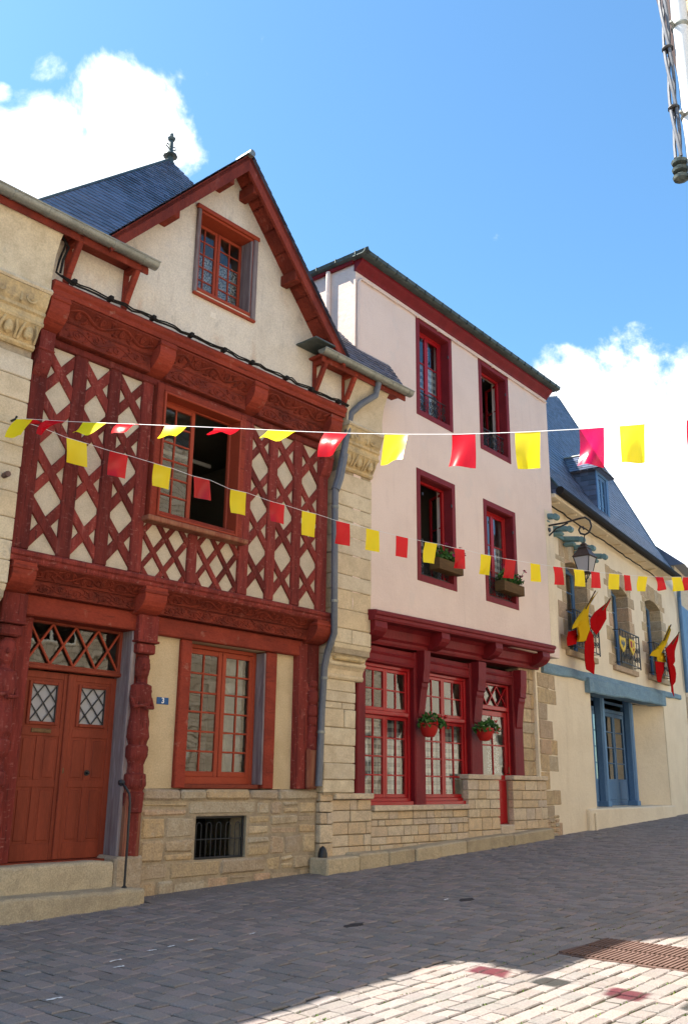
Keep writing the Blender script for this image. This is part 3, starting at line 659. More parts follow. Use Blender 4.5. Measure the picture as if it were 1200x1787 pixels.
# ================================================================== the half-timbered house
LH = thing('half_timbered_house', 'half-timbered house with red-brown diamond lattice and steep plastered gable', 'house', L, (0, 0, 0))
def qround(u0, u1, w0, w1, z0, z1, n=6):                   # console: block whose lower front is rounded back to the wall
    prof = [(w0, z1), (w1, z1), (w1, z1-(z1-z0)*.38)]
    for i in range(1, n+1):
        a = PI/2*i/n; prof.append((w0+(w1-w0)*math.cos(a)*.98, z1-(z1-z0)*.38-(z1-z0)*.62*math.sin(a)))
    return MB().ext(prof, u0, u1)
def left_house():
    h = LH
    # --- shell
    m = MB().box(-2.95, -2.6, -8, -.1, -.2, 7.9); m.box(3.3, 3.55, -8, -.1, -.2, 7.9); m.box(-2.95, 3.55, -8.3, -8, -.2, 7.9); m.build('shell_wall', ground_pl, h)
    MB().box(-2.6, 3.3, -8, -.42, 3.45, 3.6).box(-2.6, 3.3, -8, .12, 7.0, 7.15).box(-2.6, 3.3, -4.2, -4.1, 3.6, 7.0).build('floor', interior, h)
    # --- stone plinth
    ph = [(.85, 1.74, .39, .93)]
    MB().wall(-.02, 3.12, -.3, 1.20, -.35, -.010, ph).build('plinth_core', mortar, h)
    zl = [-.30, -.02, .18, .39, .66, .93, 1.12]
    hole = [(.83, 1.76, .39, .93), (.70, 1.92, .93, 1.12), (.45, 2.12, .18, .39)]
    stones(h, rubble(-.02, 3.12, zl, hole), .004, stone, .10, .010, .024, .010)
    stones(h, [(.71, 1.91, .94, 1.115), (.46, 1.30, .19, .385), (1.31, 2.11, .19, .385)], .008, stone, .10, .012, .026, .006)
    stones(h, rows_of(-.04, 3.14, [1.125, 1.275], .35, .95), .025, stone, .42, .010, .03)
    v = MB().box(.80, 1.78, -.9, -.30, .30, .38).box(.80, 1.78, -.95, -.9, .3, 1.0).build('cellar_void', dark, h)
    gr = MB(); gr.cbox(.85, 1.735, -.075, -.05, .395, .42, .004).cbox(.85, 1.735, -.075, -.05, .90, .925, .004).cbox(.852, .875, -.078, -.048, .42, .90, .004).cbox(1.712, 1.735, -.078, -.048, .42, .90, .004).cbox(.875, 1.712, -.070, -.055, .63, .645, .004)
    gv = gr.build('cellar_grille', iron, h)
    for i in range(10):
        u = .91+i*.085
        MB().tube([(u, -.062, .42), (u, -.062, .80)]+([(u+.0425-.0425*math.cos(a), -.062, .80+.05*math.sin(a)) for a in (PI*.25, PI*.5, PI*.75, PI)] if i % 2 == 0 and i < 9 else [(u, -.062, .82)]), .0065, 6).build('grille_bar', iron, gv)
    # --- ground floor plaster and timbers
    MB().wall(-.12, 2.62, 1.275, 3.3, -.40, -.06, [(.60, 2.06, 1.275, 3.2)]).build('plaster_panel', ground_pl, h)
    MB().box(-.30, -.14, -.40, -.10, -.2, 3.3).build('wall_core', ground_pl, h); MB().box(2.6, 3.3, -.4, -.1, -.2, 3.6).build('wall_core', ground_pl, h); MB().box(-2.6, -1.80, -.40, -.10, -.2, 3.3).build('wall_core', ground_pl, h)
    def post(u0, u1, w0, w1, z0, z1, m=timber, c=.014, j=.004, name='post', **k): return MB().cbox(u0, u1, w0, w1, z0, z1, c, j).build(name, m, h, **k)
    post(.45, .63, -.25, .0, 1.28, 3.20, red_beam); post(2.02, 2.23, -.25, .0, 1.28, 3.20, red_beam)
    MB().cbox(1.985, 2.018, -.26, -.012, 1.33, 3.18, .008, .003).build('window_jamb', grey_wood, h, label='weathered grey jamb board')
    post(2.62, 3.10, -.3, .03, 1.28, 3.44, timber_worn)
    MB().cbox(2.635, 2.80, .03, .05, 1.28, 3.35, .006).build('board', timber_worn, h)
    # lintel beams and jetty mouldings (door bay, window bay)
    for a, b in ((-1.95, -.33), (-.08, 2.68)):
        MB().cbox(a, b, -.35, .045, 3.20, 3.44, .015, .006).build('lintel', red_beam, h)
        f = MB().cbox(a-.02, b+.08, -.2, .115, 3.445, 3.60, .01).build('frieze', timber_carved, h)
        scrolls(a+.12, b-.05, 3.455, 3.59, .118, .010, .20).build('carving', timber_carved, f)
        MB().cbox(a+.05, b, .115, .128, 3.447, 3.456, .003).cbox(a+.05, b, .115, .128, 3.589, 3.598, .003).build('bead', timber, f)
        c_ = MB().ext([(-.1, 3.60), (.13, 3.605), (.15, 3.64), (.20, 3.69), (.27, 3.735), (.27, 3.745), (-.1, 3.745)], a-.02, b+.10).build('cove', timber, h)
        mm = scrolls(a+.1, b-.05, 3.615, 3.735, .19, .011, .26); mm.v = [(u, w+(z-3.675)*1.05, z) for u, w, z in mm.v]; mm.build('carving', timber_carved, c_)
    b_ = MB(); b_.ext([(-.1, 3.745), (.285, 3.745), (.30, 3.77), (.30, 3.80), (.325, 3.82), (.33, 3.86), (.30, 3.885), (-.1, 3.90)], -2.30, 3.06).build('sill_beam', timber_worn, h)
    for (a, b) in ((-2.26, -1.97), (-.44, -.10), (2.72, 3.06)):
        q = qround(a, b, .0, .33, 3.40, 3.74).build('console', red_beam, h)
        MB().cbox(a-.015, b+.015, .02, .345, 3.65, 3.70, .012).build('console_band', red_beam, q)
    # carved columns: block, capital, figure
    def column(uc, z0, z1, fig, wc=.03, r=.155, nm='carved_post'):
        c_ = MB().cbox(uc-.09, uc+.15, -.30, -.02, z0, z1, .02).cbox(uc-.155, uc+.155, -.1, .12, z1-.34, z1, .012).cbox(uc-.17, uc+.17, -.1, .14, z1-.36, z1-.33, .008).cbox(uc-.14, uc+.14, -.1, .11, z1-.50, z1-.37, .02).build(nm, timber_worn, h)
        prof = []; zt = z1-.52; H_ = zt-z0
        keys = fig
        for i in range(len(keys)-1):
            (t0, r0), (t1, r1) = keys[i], keys[i+1]
            for k in range(5):
                t = k/5; sm = t*t*(3-2*t); prof.append((r*(r0+(r1-r0)*sm), zt-H_*(t0+(t1-t0)*t)))
        prof.append((r*keys[-1][1], z0)); prof.reverse()
        m_ = MB().lathe(uc, wc, prof, 16, 1.0, .85)
        m_.v = [(u+random.uniform(-.005, .005), w+random.uniform(-.005, .005), z) for u, w, z in m_.v]
        # face and folded arms in relief
        zh = zt-H_*.065; m_.lathe(uc-.03, wc+r*.62, [(.001, zh-.035), (.02, zh-.02), (.024, zh), (.014, zh+.03), (.001, zh+.05)], 8)
        za = zt-H_*.27
        for s_ in (-1, 1): m_.tube([(uc+s_*r*.95, wc+.02, za+.12), (uc+s_*r*.9, wc+r*.55, za), (uc-s_*.02, wc+r*.95, za+.01-s_*.02)], .026, 8)
        m_.build('carved_figure', timber_worn, c_)
        return c_
    fig1 = [(0, .35), (.02, .62), (.06, .68), (.10, .60), (.125, .42), (.14, .45), (.16, .95), (.22, 1.0), (.30, .80), (.34, .92), (.42, 1.0), (.46, .80), (.47, .98), (.51, 1.0), (.56, .70), (.60, .74), (.61, .95), (.66, 1), (.69, .78), (.70, .9), (.79, .84), (.80, .7), (1, .62)]
    column(-.195, .50, 3.42, fig1); column(-2.07, .50, 3.42, fig1)
    MB().cbox(-.33, -.245, -.05, .10, .48, 1.28, .02, .008).build('post_foot', timber_raw, h, label='bare weathered post foot')
    MB().cbox(-.19, -.09, -.05, .10, .48, 1.30, .02, .008).build('post_foot', timber_raw, h, label='bare weathered post foot')
    f2 = [(0, .5), (.02, .75), (.08, .8), (.12, .5), (.14, .6), (.17, .95), (.3, 1), (.36, .7), (.38, .95), (.5, 1), (.53, .75), (.54, 1), (.62, .95), (.66, .7), (.68, .9), (.8, .8), (.82, .95), (1, .85)]
    c_ = MB().cbox(2.83, 3.06, .0, .06, 2.80, 3.42, .03).build('post_head', timber_worn, h)
    prof = []
    for i in range(len(f2)-1):
        for k in range(4):
            t = k/4; prof.append((.10*(f2[i][1]+(f2[i+1][1]-f2[i][1])*t*t*(3-2*t)), 2.86-1.02*(f2[i][0]+(f2[i+1][0]-f2[i][0])*t)))
    prof.append((.085, 1.84)); prof.reverse(); MB().lathe(2.95, .04, prof, 14, 1, .8).build('carved_figure', timber_worn, h)
    MB().cbox(2.83, 3.06, .02, .10, 1.28, 1.85, .03, .01).build('post_foot', timber_raw, h, label='bare weathered post foot')
    # --- double door
    D = -.25
    MB().box(-1.78, -.30, -.30, -.10, .40, .47).build('threshold', door_wood, h)
    MB().cbox(-.37, -.285, -.30, .015, .47, 3.22, .012, .004).build('door_jamb', grey_wood, h, label='weathered grey door jamb')
    MB().cbox(-1.95, -1.70, -.30, -.09, .47, 3.22, .012, .004).build('door_jamb', timber_worn, h)
    MB().box(-1.9, -.2, -2.4, -2.3, .4, 3.4).box(-1.95, -1.9, -2.4, -.3, .4, 3.4).box(-.2, -.15, -2.4, -.3, .4, 3.4).box(-1.95, -.15, -2.4, -.3, .35, .40).box(-1.95, -.15, -2.4, -.3, 3.4, 3.45).build('hallway', interior, h)
    def leafdoor(u0, u1):
        wz0, wz1 = 2.02, 2.46; wu0, wu1 = u0+.16, u1-.15
        d = MB().wall(u0, u1, .475, 2.61, D-.05, D-.012, [(wu0, wu1, wz0, wz1)]).build('door', door_wood, h)
        f = MB()
        for (a, b, c2, e) in ((u0, u0+.085, .475, 2.61), (u1-.075, u1, .475, 2.61)): f.cbox(a, b, D-.015, D, c2, e, .004)
        for z0, z1 in ((.475, .66), (1.28, 1.36), (1.86, 1.96), (2.53, 2.61)): f.cbox(u0+.085, u1-.075, D-.015, D-.001, z0, z1, .004)
        um = (u0+u1)/2; f.cbox(um-.04, um+.04, D-.015, D-.002, .66, 1.28, .004).cbox(um-.04, um+.04, D-.015, D-.002, 1.36, 1.86, .004)
        f.build('stiles_and_rails', door_wood, d)
        for a, b in ((u0+.115, um-.07), (um+.07, u1-.105)):
            for z0, z1 in ((.69, 1.25), (1.39, 1.83)): MB().cbox(a, b, D-.02, D-.004, z0, z1, .012).build('panel', door_wood, d)
        frame4(wu0-.035, wu1+.035, wz0-.035, wz1+.035, D-.02, D+.012, .04).build('glazing_frame', door_wood, d)
        MB().box(wu0, wu1, D-.036, D-.030, wz0, wz1).build('pane', frosted, d)
        g = MB()
        def bar(a, b): g.beam((wu0+(wu1-wu0)*a[0], D-.012, wz0+(wz1-wz0)*a[1]), (wu0+(wu1-wu0)*b[0], D-.012, wz0+(wz1-wz0)*b[1]), .014, .012, .002, up=(0, 1, 0))
        bar((0, 1), (1, 0)); bar((0, 0), (1, 1)); bar((0, .5), (.5, 1)); bar((.5, 1), (1, .5)); bar((1, .5), (.5, 0)); bar((.5, 0), (0, .5))
        g.cbox(wu1-.012, wu1, D-.022, D+.004, wz0, wz1, .002)
        g.build('lattice', iron, d)
        return d
    d1 = leafdoor(-1.70, -1.045); d2 = leafdoor(-1.035, -.365)
    MB().cbox(-1.075, -1.005, D, D+.022, .475, 2.61, .008).build('astragal', door_wood, d2)
    MB().cbox(-1.50, -1.24, D, D+.012, 1.895, 1.945, .004).cbox(-1.47, -1.27, D+.012, D+.016, 1.908, 1.932, .002).build('letter_slot', brass, d1)
    MB().cbox(-1.05, -1.03, D+.02, D+.028, 1.44, 1.50, .003).build('keyhole', brass, d2)
    k_ = MB().tube([(-.70, D, 1.45), (-.70, D+.012, 1.45)], .035, 10).tube([(-.70, D+.01, 1.45), (-.70, D+.05, 1.45), (-.70, D+.055, 1.45)], [.012, .018, .008], 10); k_.build('door_knob', iron, d2)
    # fanlight with diamond bars
    t = frame4(-1.74, -.36, 2.63, 3.22, -.27, -.19, .05, tb=.07).build('fanlight', door_wood, h)
    MB().cbox(-1.76, -.35, -.27, -.165, 2.625, 2.675, .01).build('transom', door_wood, t)
    pu0, pu1, pz0, pz1 = -1.69, -.41, 2.70, 3.17
    pane(t, pu0, pu1, pz0, pz1, -.235)
    n = 4; st = (pu1-pu0)/n*1.0
    for i in range(-1, n+1):
        for s_ in (1, -1):
            a = [pu0+st*(i+.5)-s_*st/2*.98, pz0]; b = [pu0+st*(i+.5)+s_*st/2*.98, pz1]
            if min(a[0], b[0]) < pu0-.01 or max(a[0], b[0]) > pu1+.01: continue
            MB().beam((a[0], -.21, a[1]), (b[0], -.21, b[1]), .026, .03, .004, up=(0, 1, 0)).build('glazing_bar', sash_brown, t)
    # --- ground floor window
    w_ = frame4(.63, 1.985, 1.33, 3.19, -.27, -.19, .055, tb=.10).build('window', sash_brown, h)
    MB().cbox(.62, 1.985, -.24, -.05, 1.275, 1.335, .01).build('window_sill', door_wood, w_)
    sash(w_, .685, 1.335, 1.43, 3.13, -.195, 2, 6, sash_brown, .07, .026); sash(w_, 1.345, 1.93, 1.43, 3.13, -.195, 2, 6, sash_brown, .07, .026)
    curtain(w_, 1.50, 1.93, 1.4, 3.15, -.36, sheer, .03, .14)
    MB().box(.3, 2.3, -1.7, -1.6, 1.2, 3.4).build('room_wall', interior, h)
    # --- first floor: plaster field with timber lattice
    F0, F1 = 3.90, 6.52
    MB().wall(-2.28, 3.0, F0, F1+.1, -.02, .20, [(-.40, 1.10, 4.66, 6.46)]).build('infill_wall', infill, h)
    def fpost(u0, u1, z0=F0, z1=F1, m=timber_worn): return MB().cbox(u0, u1, .10, .245+random.uniform(-.006, .006), z0, z1, .012, .005).build('post', m, h)
    Lp = [(-2.28, -2.05), (-1.69, -1.50), (-1.18, -1.00), (-.66, -.48)]; Rp = [(1.16, 1.35), (1.70, 1.87), (2.23, 2.41), (2.77, 3.00)]
    for p in Lp+Rp: fpost(*p)
    def lattice(ua, ub, uc, pu, za, zb, zc, pz, wid, inset=0.0):
        for s_ in (1, -1):
            for k in range(-14, 15):
                # (z-zc)/pz + s*(u-uc)/pu = .5+k
                zf = lambda u: zc+pz*(.5+k-s_*(u-uc)/pu); a, b = ua, ub
                sl = -s_*pz/pu; ends = []
                z_a, z_b = zf(a), zf(b)
                lo, hi = min(z_a, z_b), max(z_a, z_b)
                if hi < za+.03 or lo > zb-.03: continue
                uf = lambda z: uc+s_*pu*(.5+k-(z-zc)/pz)
                if z_a < za: a = uf(za)
                elif z_a > zb: a = uf(zb)
                if z_b < za: b = uf(za)
                elif z_b > zb: b = uf(zb)
                if abs(b-a) < .05: continue
                j = lambda: random.uniform(-.012, .012)
                d_ = .226+(.004 if s_ > 0 else -.004)+random.uniform(-.002, .002)
                q_ = Vector((b-a, 0, zf(b)-zf(a))).normalized()*.08; a, b, za_, zb_ = a-q_.x, b+q_.x, zf(a)-q_.z+j(), zf(b)+q_.z+j()
                MB().beam((a, d_-.05, za_), (b, d_-.05, zb_), wid*random.uniform(.9, 1.1), .1, .008, .003, up=(0, 1, 0)).build('brace', timber_worn, h)
    for i in range(3):
        a, b = Lp[i][1], Lp[i+1][0]; lattice(a-.01, b+.01, (a+b)/2, .53, F0, F1, 5.86, .645, .120)
        a, b = Rp[i][1], Rp[i+1][0]; lattice(a-.01, b+.01, (a+b)/2, .545, F0, F1, 5.88, .645, .108)
    MB().cbox(.26, .42, .10, .246, F0, 4.58, .012, .005).build('post', timber_worn, h)
    lattice(-.48, .26, -.11, .36, F0, 4.56, 4.22, .46, .075); lattice(.42, 1.16, .79, .36, F0, 4.56, 4.22, .46, .075)
    # first floor window, right casement swung in
    MB().box(-.6, 2.6, -2.8, -2.7, 4.2, 6.9).box(-.65, -.6, -2.8, -.02, 4.2, 6.9).box(2.6, 2.65, -2.8, -.02, 4.2, 6.9).box(-.65, 2.65, -2.8, -.02, 6.6, 6.65).box(-.65, 2.65, -2.8, -.02, 4.15, 4.2).build('room', interior, h)
    MB().cbox(.55, 1.9, -1.4, -1.36, 6.30, 6.36, .005).build('ceiling_strip', lime, h)  # white board standing in for the light strip near the room's ceiling
    w_ = frame4(-.46, 1.145, 4.66, 6.545, .0, .31, .105, .012).build('window', red_beam, h)
    frame4(-.355, 1.04, 4.68, 6.44, .05, .335, .03, .008).build('frame_bead', sash_brown, w_)
    MB().cbox(-.53, 1.20, .05, .40, 4.585, 4.655, .012, .004).build('window_sill', timber_raw, w_)
    frame4(-.355, 1.04, 4.70, 6.44, .06, .12, .045).build('casing', sash_brown, w_)
    sash(w_, -.31, .345, 4.76, 6.39, .12, 2, 6, sash_brown, .065, .026)
    sash(w_, .345, .99, 4.76, 6.39, .11, 2, 6, sash_brown, .065, .026, hinge=.99, ang=R(128))
    # --- upper frieze and eaves beam
    MB().cbox(-2.10, 3.0, .05, .262, 6.50, 6.60, .012, .005).build('rail', timber_worn, h)
    cons = [-2.14, -.50, 1.22, 2.88]
    for i in range(3):
        a, b = cons[i]+.13, cons[i+1]-.13
        f = MB().cbox(a, b, .0, .335, 6.605, 6.84, .012).build('frieze', timber_carved, h)
        scrolls(a+.08, b-.08, 6.625, 6.82, .338, .013, .30).build('carving', timber_carved, f)
        MB().cbox(a+.02, b-.02, .335, .348, 6.608, 6.622, .004).cbox(a+.02, b-.02, .335, .348, 6.822, 6.836, .004).build('bead', timber, f)
        c_ = MB().ext([(.0, 6.84), (.34, 6.845), (.36, 6.90), (.42, 6.96), (.50, 7.02), (.50, 7.04), (0, 7.04)], a, b).build('cove', timber, h)
        mm = scrolls(a+.05, b-.05, 6.86, 7.02, .41, .014, .30); mm.v = [(u, w+(z-6.94)*.95, z) for u, w, z in mm.v]; mm.build('carving', timber_carved, c_)
    MB().ext([(-.0, 7.04), (.52, 7.04), (.53, 7.07), (.53, 7.10), (.56, 7.13), (.575, 7.17), (.55, 7.205), (.40, 7.22), (0, 7.22)], -2.27, 3.07, .03).build('eaves_beam', red_beam, h)
    for u in cons:
        q = qround(u-.13, u+.13, .0, .52, 6.60, 7.04).build('console', red_beam, h); MB().cbox(u-.14, u+.14, .30, .54, 6.96, 7.01, .012).build('console_band', red_beam, q)
    for u in (-2.17, 2.89): 
        q = qround(u-.10, u+.10, .10, .36, 5.98, 6.60).build('pendant', timber_worn, h); MB().cbox(u-.11, u+.11, .24, .375, 6.34, 6.37, .01).build('pendant_band', timber_worn, q)
    # cables clipped along the beam
    pts = [(-2.2+5.3*i/40, .55+random.uniform(-.012, .02), 7.24+.03*i/40+random.uniform(-.012, .012)) for i in range(41)]
    MB().tube([(-2.45, .30, 8.0), (-2.3, .50, 7.95), (-2.16, .52, 7.75), (-2.22, .52, 7.5), (-2.26, .54, 7.3)]+pts[1:], .014, 6).tube([(a, b+.02, c2+.015+random.uniform(-.008, .010)) for a, b, c2 in pts], .010, 6).tube([(-2.5, .32, 7.98), (-2.28, .53, 7.88), (-2.13, .55, 7.7), (-2.19, .55, 7.5), (-2.22, .57, 7.3)], .016, 6).build('cable', cable_m, h)
    for i in range(9):
        u = -2.0+i*.6+random.uniform(-.1, .1); MB().cbox(u-.03, u+.03, .50, .60, 7.235, 7.30, .01).build('cable_clip', cable_m, h)
    # --- gable
    AP, AU, SL = 10.32, .57, 1.12
    zt = lambda u: max(7.85, AP-SL*abs(u-AU))
    MB().wall(-2.30, 3.15, 7.22, 10.5, .10, .42, [(-.06, 1.05, 8.08, 9.40)], zt, tuple(AU+s_*(AP-q)/SL for s_ in (-1, 1) for q in (7.85, 8.08, 9.40))+(AU,)).build('gable_wall', gable_pl, h)
    MB().cbox(.25, .36, .42, .426, 7.76, 7.86, .004).build('patch', opp_render, h)
    MB().box(-.14, 1.14, -.30, -.25, 7.9, 9.45).box(-.14, 1.14, -.25, .09, 9.45, 9.47).box(-.14, -.12, -.25, .09, 7.9, 9.45).box(1.12, 1.14, -.25, .09, 7.9, 9.45).build('attic_room', interior, h)
    w_ = frame4(-.06, 1.05, 8.08, 9.40, .12, .44, .05, .008).build('window', sash_brown, h)
    [MB().cbox(a_, b_, .42, .47, 8.03, 9.38, .01, .004).build('weathered_board', grey_wood, w_) for a_, b_ in ((1.005, 1.09), (-.10, -.04))]
    MB().cbox(.965, 1.0, .14, .44, 8.13, 9.35, .008, .003).build('weathered_reveal', grey_wood, w_)
    MB().cbox(-.12, 1.11, .42, .48, 9.38, 9.45, .01).build('architrave', sash_brown, w_); MB().cbox(-.10, 1.09, .42, .475, 7.99, 8.03, .01).build('window_sill', sash_brown, w_)
    MB().cbox(-.01, .965, .14, .235, 8.10, 8.15, .006).build('inner_sill', sash_brown, w_)
    sash(w_, .0, .475, 8.15, 9.32, .23, 2, 5, sash_brown, .05, .022, .04); sash(w_, .485, .96, 8.15, 9.32, .23, 2, 5, sash_brown, .05, .022, .04)
    curtain(w_, .02, .46, 8.15, 8.90, .16, lace, .012, .10); curtain(w_, .50, .94, 8.15, 8.90, .16, lace, .012, .10)
    # gable roof
    ta = 10.48; fw = .80; AU = .53
    for s_ in (-1, 1):
        foot = (AU+s_*2.24, ta-SL*2.24); ridge = (AU, ta); back = -4.5
        a, b, c2, d_ = (foot[0], fw, foot[1]), (foot[0], back, foot[1]), (ridge[0], back, ridge[1]), (ridge[0], fw, ridge[1])
        nrm = Vector((s_*SL, 0, 1)).normalized(); off = lambda p, t: tuple(Vector(p)+nrm*t)
        m = MB(); vs = [off(p, 0) for p in (a, b, c2, d_)]+[off(p, -.06) for p in (a, b, c2, d_)]
        m.add(vs, [(0, 1, 2, 3), (4, 5, 6, 7), (0, 1, 5, 4), (1, 2, 6, 5), (2, 3, 7, 6), (3, 0, 4, 7)]).build('roof_boarding', timber, h)
        sl = MB()
        if s_ < 0: sl.slates(off((foot[0]-.03, fw+.04, foot[1]-.03), .012), off((foot[0]-.03, back, foot[1]-.03), .012), off((ridge[0], fw+.04, ridge[1]+.01), .012), off((ridge[0], back, ridge[1]+.01), .012), 26, .2)
        else: sl.slates(off((foot[0]+.03, fw+.04, foot[1]-.03), .012), off((foot[0]+.03, back, foot[1]-.03), .012), off((ridge[0], fw+.04, ridge[1]+.01), .012), off((ridge[0], back, ridge[1]+.01), .012), 26, .2)
        sl.build('slates', slate, h, kind='stuff')
        # barge board, with the boarded soffit behind it
        bb = MB(); q0, q1 = (foot[0], foot[1]-.02), (ridge[0], ridge[1]-.02); dz = .20
        bb.prism([q0, q1, (q1[0], q1[1]-dz*1.35), (q0[0]+s_*-.02, q0[1]-dz*1.0)], fw-.045, fw).build('bargeboard', timber, h)
        for k, t in enumerate((.10, .52, .90) if s_ > 0 else (.13, .55)):
            p = (ridge[0]+(foot[0]-ridge[0])*t, ridge[1]+(foot[1]-ridge[1])*t-.19); MB().cbox(p[0]-.07, p[0]+.07, .36, fw-.05, p[1]-.12, p[1]+.06, .012).build('purlin_end', timber, h)
        for k in range(9):
            t0, t1 = k/9+.004, (k+1)/9-.004
            pa = [(ridge[0]+(foot[0]-ridge[0])*t, ridge[1]+(foot[1]-ridge[1])*t) for t in (t0, t1)]
            m = MB(); vs = []
            for (x, z) in pa:
                for w in (.35, fw-.045):
                    for t in (-.062, -.080): vs.append(off((x, w, z), t))
            m.add(vs, [(0, 1, 3, 2), (4, 6, 7, 5), (0, 4, 5, 1), (2, 3, 7, 6), (0, 2, 6, 4), (1, 5, 7, 3)]).build('soffit_board', timber, h)
    MB().tube([(AU, fw+.07, ta-.01), (AU, fw-.25, ta-.01)], .055, 10).build('ridge_cap', zinc, h); MB().tube([(AU, fw-.2, ta-.01), (AU, -4.5, ta-.01)], .035, 8).build('ridge_cap', zinc_dark, h)
    # --- pavilion roof with finial, street slope
    GW, GZ = .74, 7.93; tn = math.tan(R(57)); nn = Vector((0, tn, 1)).normalized()
    ap = L.onplane(297, 279, (0, GW, GZ), nn); hip = L.onplane(64, 346, (0, GW, GZ), nn)
    rp = L.onplane(335, 318, (0, GW, GZ), nn)
    uL = hip[0]-(ap[0]-hip[0])*0.02; uR = ap[0]+(rp[0]-ap[0])*(ap[2]-GZ)/(ap[2]-rp[2])
    # the slope is cut back where the gable stands in front of it
    tc_ = (GW+.34)/(GW-ap[1]); cut = Vector((uL, GW, GZ)).lerp(ap, tc_); uR = max(uR, 1.5)
    cr_ = (uR+(ap[0]-uR)*tc_, -.34, cut[2])
    MB().slates((uL, GW, GZ), (-1.66, GW, GZ), tuple(cut), (-.12, -.34, cut[2]), max(3, round(44*tc_)), .17, .014).slates(tuple(cut), cr_, tuple(ap), tuple(ap), round(44*(1-tc_)), .17, .014).build('slates', slate, h, kind='stuff')
    bk = ap[1]-(GW-ap[1])
    MB().slab((uL, GW, GZ-.02), (-1.66, GW, GZ-.02), (-.12, -.34, cut[2]-.02), (cut[0], -.34, cut[2]-.02), .02).build('roof_core', slate, h)
    MB().add([(cut[0], -.34, cut[2]-.02), (cr_[0], -.34, cut[2]-.02), (cr_[0], bk+1.08, cut[2]-.02), (cut[0], bk+1.08, cut[2]-.02), (ap[0], ap[1], ap[2]-.02)], [(0, 1, 4), (1, 2, 4), (2, 3, 4), (3, 0, 4), (0, 3, 2, 1)]).build('roof_core', slate, h)
    MB().slates((uL, bk, GZ), (uL, GW, GZ), tuple(ap), tuple(ap), 44, .17, .014).build('slates', slate, h, kind='stuff')
    for e0 in ((uL, GW, GZ),): MB().tube([(e0[0], e0[1], e0[2]+.01), (ap[0], ap[1], ap[2]+.02)], .022, 6).build('hip_flashing', zinc_dark, h)
    a = ap; fb = MB().lathe(a[0], a[1], [(.10, a[2]-.12), (.05, a[2]+.02), (.05, a[2]+.06), (.13, a[2]+.07), (.12, a[2]+.10), (.045, a[2]+.14), (.035, a[2]+.40), (.06, a[2]+.41), (.075, a[2]+.45), (.03, a[2]+.49), (.035, a[2]+.53), (.004, a[2]+.58)], 10)
    for s_ in (-1, 1): fb.tube([(a[0]+s_*.04, a[1], a[2]+.22), (a[0]+s_*.10, a[1], a[2]+.25), (a[0]+s_*.09, a[1], a[2]+.31), (a[0]+s_*.05, a[1], a[2]+.29)], .012, 6)
    fb.build('finial', zinc_dark, h)
    # side roof on the right
    MB().slates((2.5, GW, GZ), (4.42, GW, GZ), (2.5, .34, GZ+.40*tn), (4.42, .34, GZ+.40*tn), 8, .17, .014).slates((2.4, .34, GZ+.40*tn), (3.52, .34, GZ+.40*tn), (2.4, -2.2, GZ+2.94*tn*.75), (3.52, -2.2, GZ+2.94*tn*.75), 30, .17, .014).build('slates', slate, h, kind='stuff')
    MB().slab((2.4, GW, GZ-.03), (3.52, GW, GZ-.03), (3.52, .30, GZ+.40*tn-.03), (2.4, .30, GZ+.40*tn-.03), .02).slab((2.4, .34, GZ+.40*tn-.03), (3.52, .34, GZ+.40*tn-.03), (3.52, -2.2, GZ+2.94*tn*.75-.03), (2.4, -2.2, GZ+2.94*tn*.75-.03), .02).build('roof_core', slate, h)
    # --- gutters
    def gutter(u0, u1, w, z, r=.085, m=zinc, joints=True, nm='gutter'):
        pr = [(w-r*math.cos(PI*i/10), z-r*math.sin(PI*i/10)) for i in range(11)]; inn = [(w+(r-.008)*math.cos(PI*i/10), z-(r-.008)*math.sin(PI*i/10)) for i in range(11)]
        g = MB().ext(pr+inn, u0, u1, smooth=True); g.tube([(u0, w+r, z), (u1, w+r, z)], .013, 6)
        vs = [(u1-.004, a_, b_) for a_, b_ in pr]; g.add(vs, [tuple(range(11))]); vs = [(u0+.004, a_, b_) for a_, b_ in pr]; g.add(vs, [tuple(range(11))])
        go = g.build(nm, m, h)
        k = u0+.3
        while joints and k < u1:
            p2 = [(w-(r+.006)*math.cos(PI*i/10), z-(r+.006)*math.sin(PI*i/10)) for i in range(11)]; p3 = [(w+(r+.001)*math.cos(PI*i/10), z-(r+.001)*math.sin(PI*i/10)) for i in range(11)]
            MB().ext(p2+p3, k, k+.025).build('gutter_joint', zinc, go); k += .46
        return go
    gutter(-3.35, -.98, .78, 7.90); gutter(2.22, 4.48, .78, 7.90)
    for u0, u1 in ((-3.3, -1.05), (2.3, 4.42)):
        MB().cbox(u0, u1, .40, .72, 7.84, 7.88, .01).build('eaves_soffit', timber, h); MB().cbox(u0, u1, .69, .72, 7.74, 7.84, .008).build('fascia', timber, h)
    MB().cbox(2.0, 2.45, .42, .86, 7.98, 8.01, .006).build('eaves_flashing', zinc_dark, h)
    for u in (-2.06, -1.20, 2.42, 3.12):
        br = MB().beam((u, .43, 7.28), (u, .70, 7.80), .075, .075, .01).cbox(u-.04, u+.04, .42, .72, 7.76, 7.84, .01).cbox(u-.04, u+.04, .42, .46, 7.25, 7.80, .01); br.build('eaves_bracket', red_beam, h)
    # --- downpipe
    dp = [(660, 668, .74), (655, 690, .70), (630, 705, .62), (612, 722, .52), (603, 770, .46), (598, 800, .45)]
    P = lambda x, y, w: (L.uv(x, y, w)[0], w, L.uv(x, y, w)[1])
    MB().tube([P(*q) for q in dp], .055, 10).build('downpipe_elbow', pipe_grey, h)
    MB().tube([P(600, 792, .44), P(592, 835, .42), P(585, 855, .41)], .070, 10).build('downpipe_hopper', pipe_grey, h)
    uS = L.uv(584, 900, .41)[0]
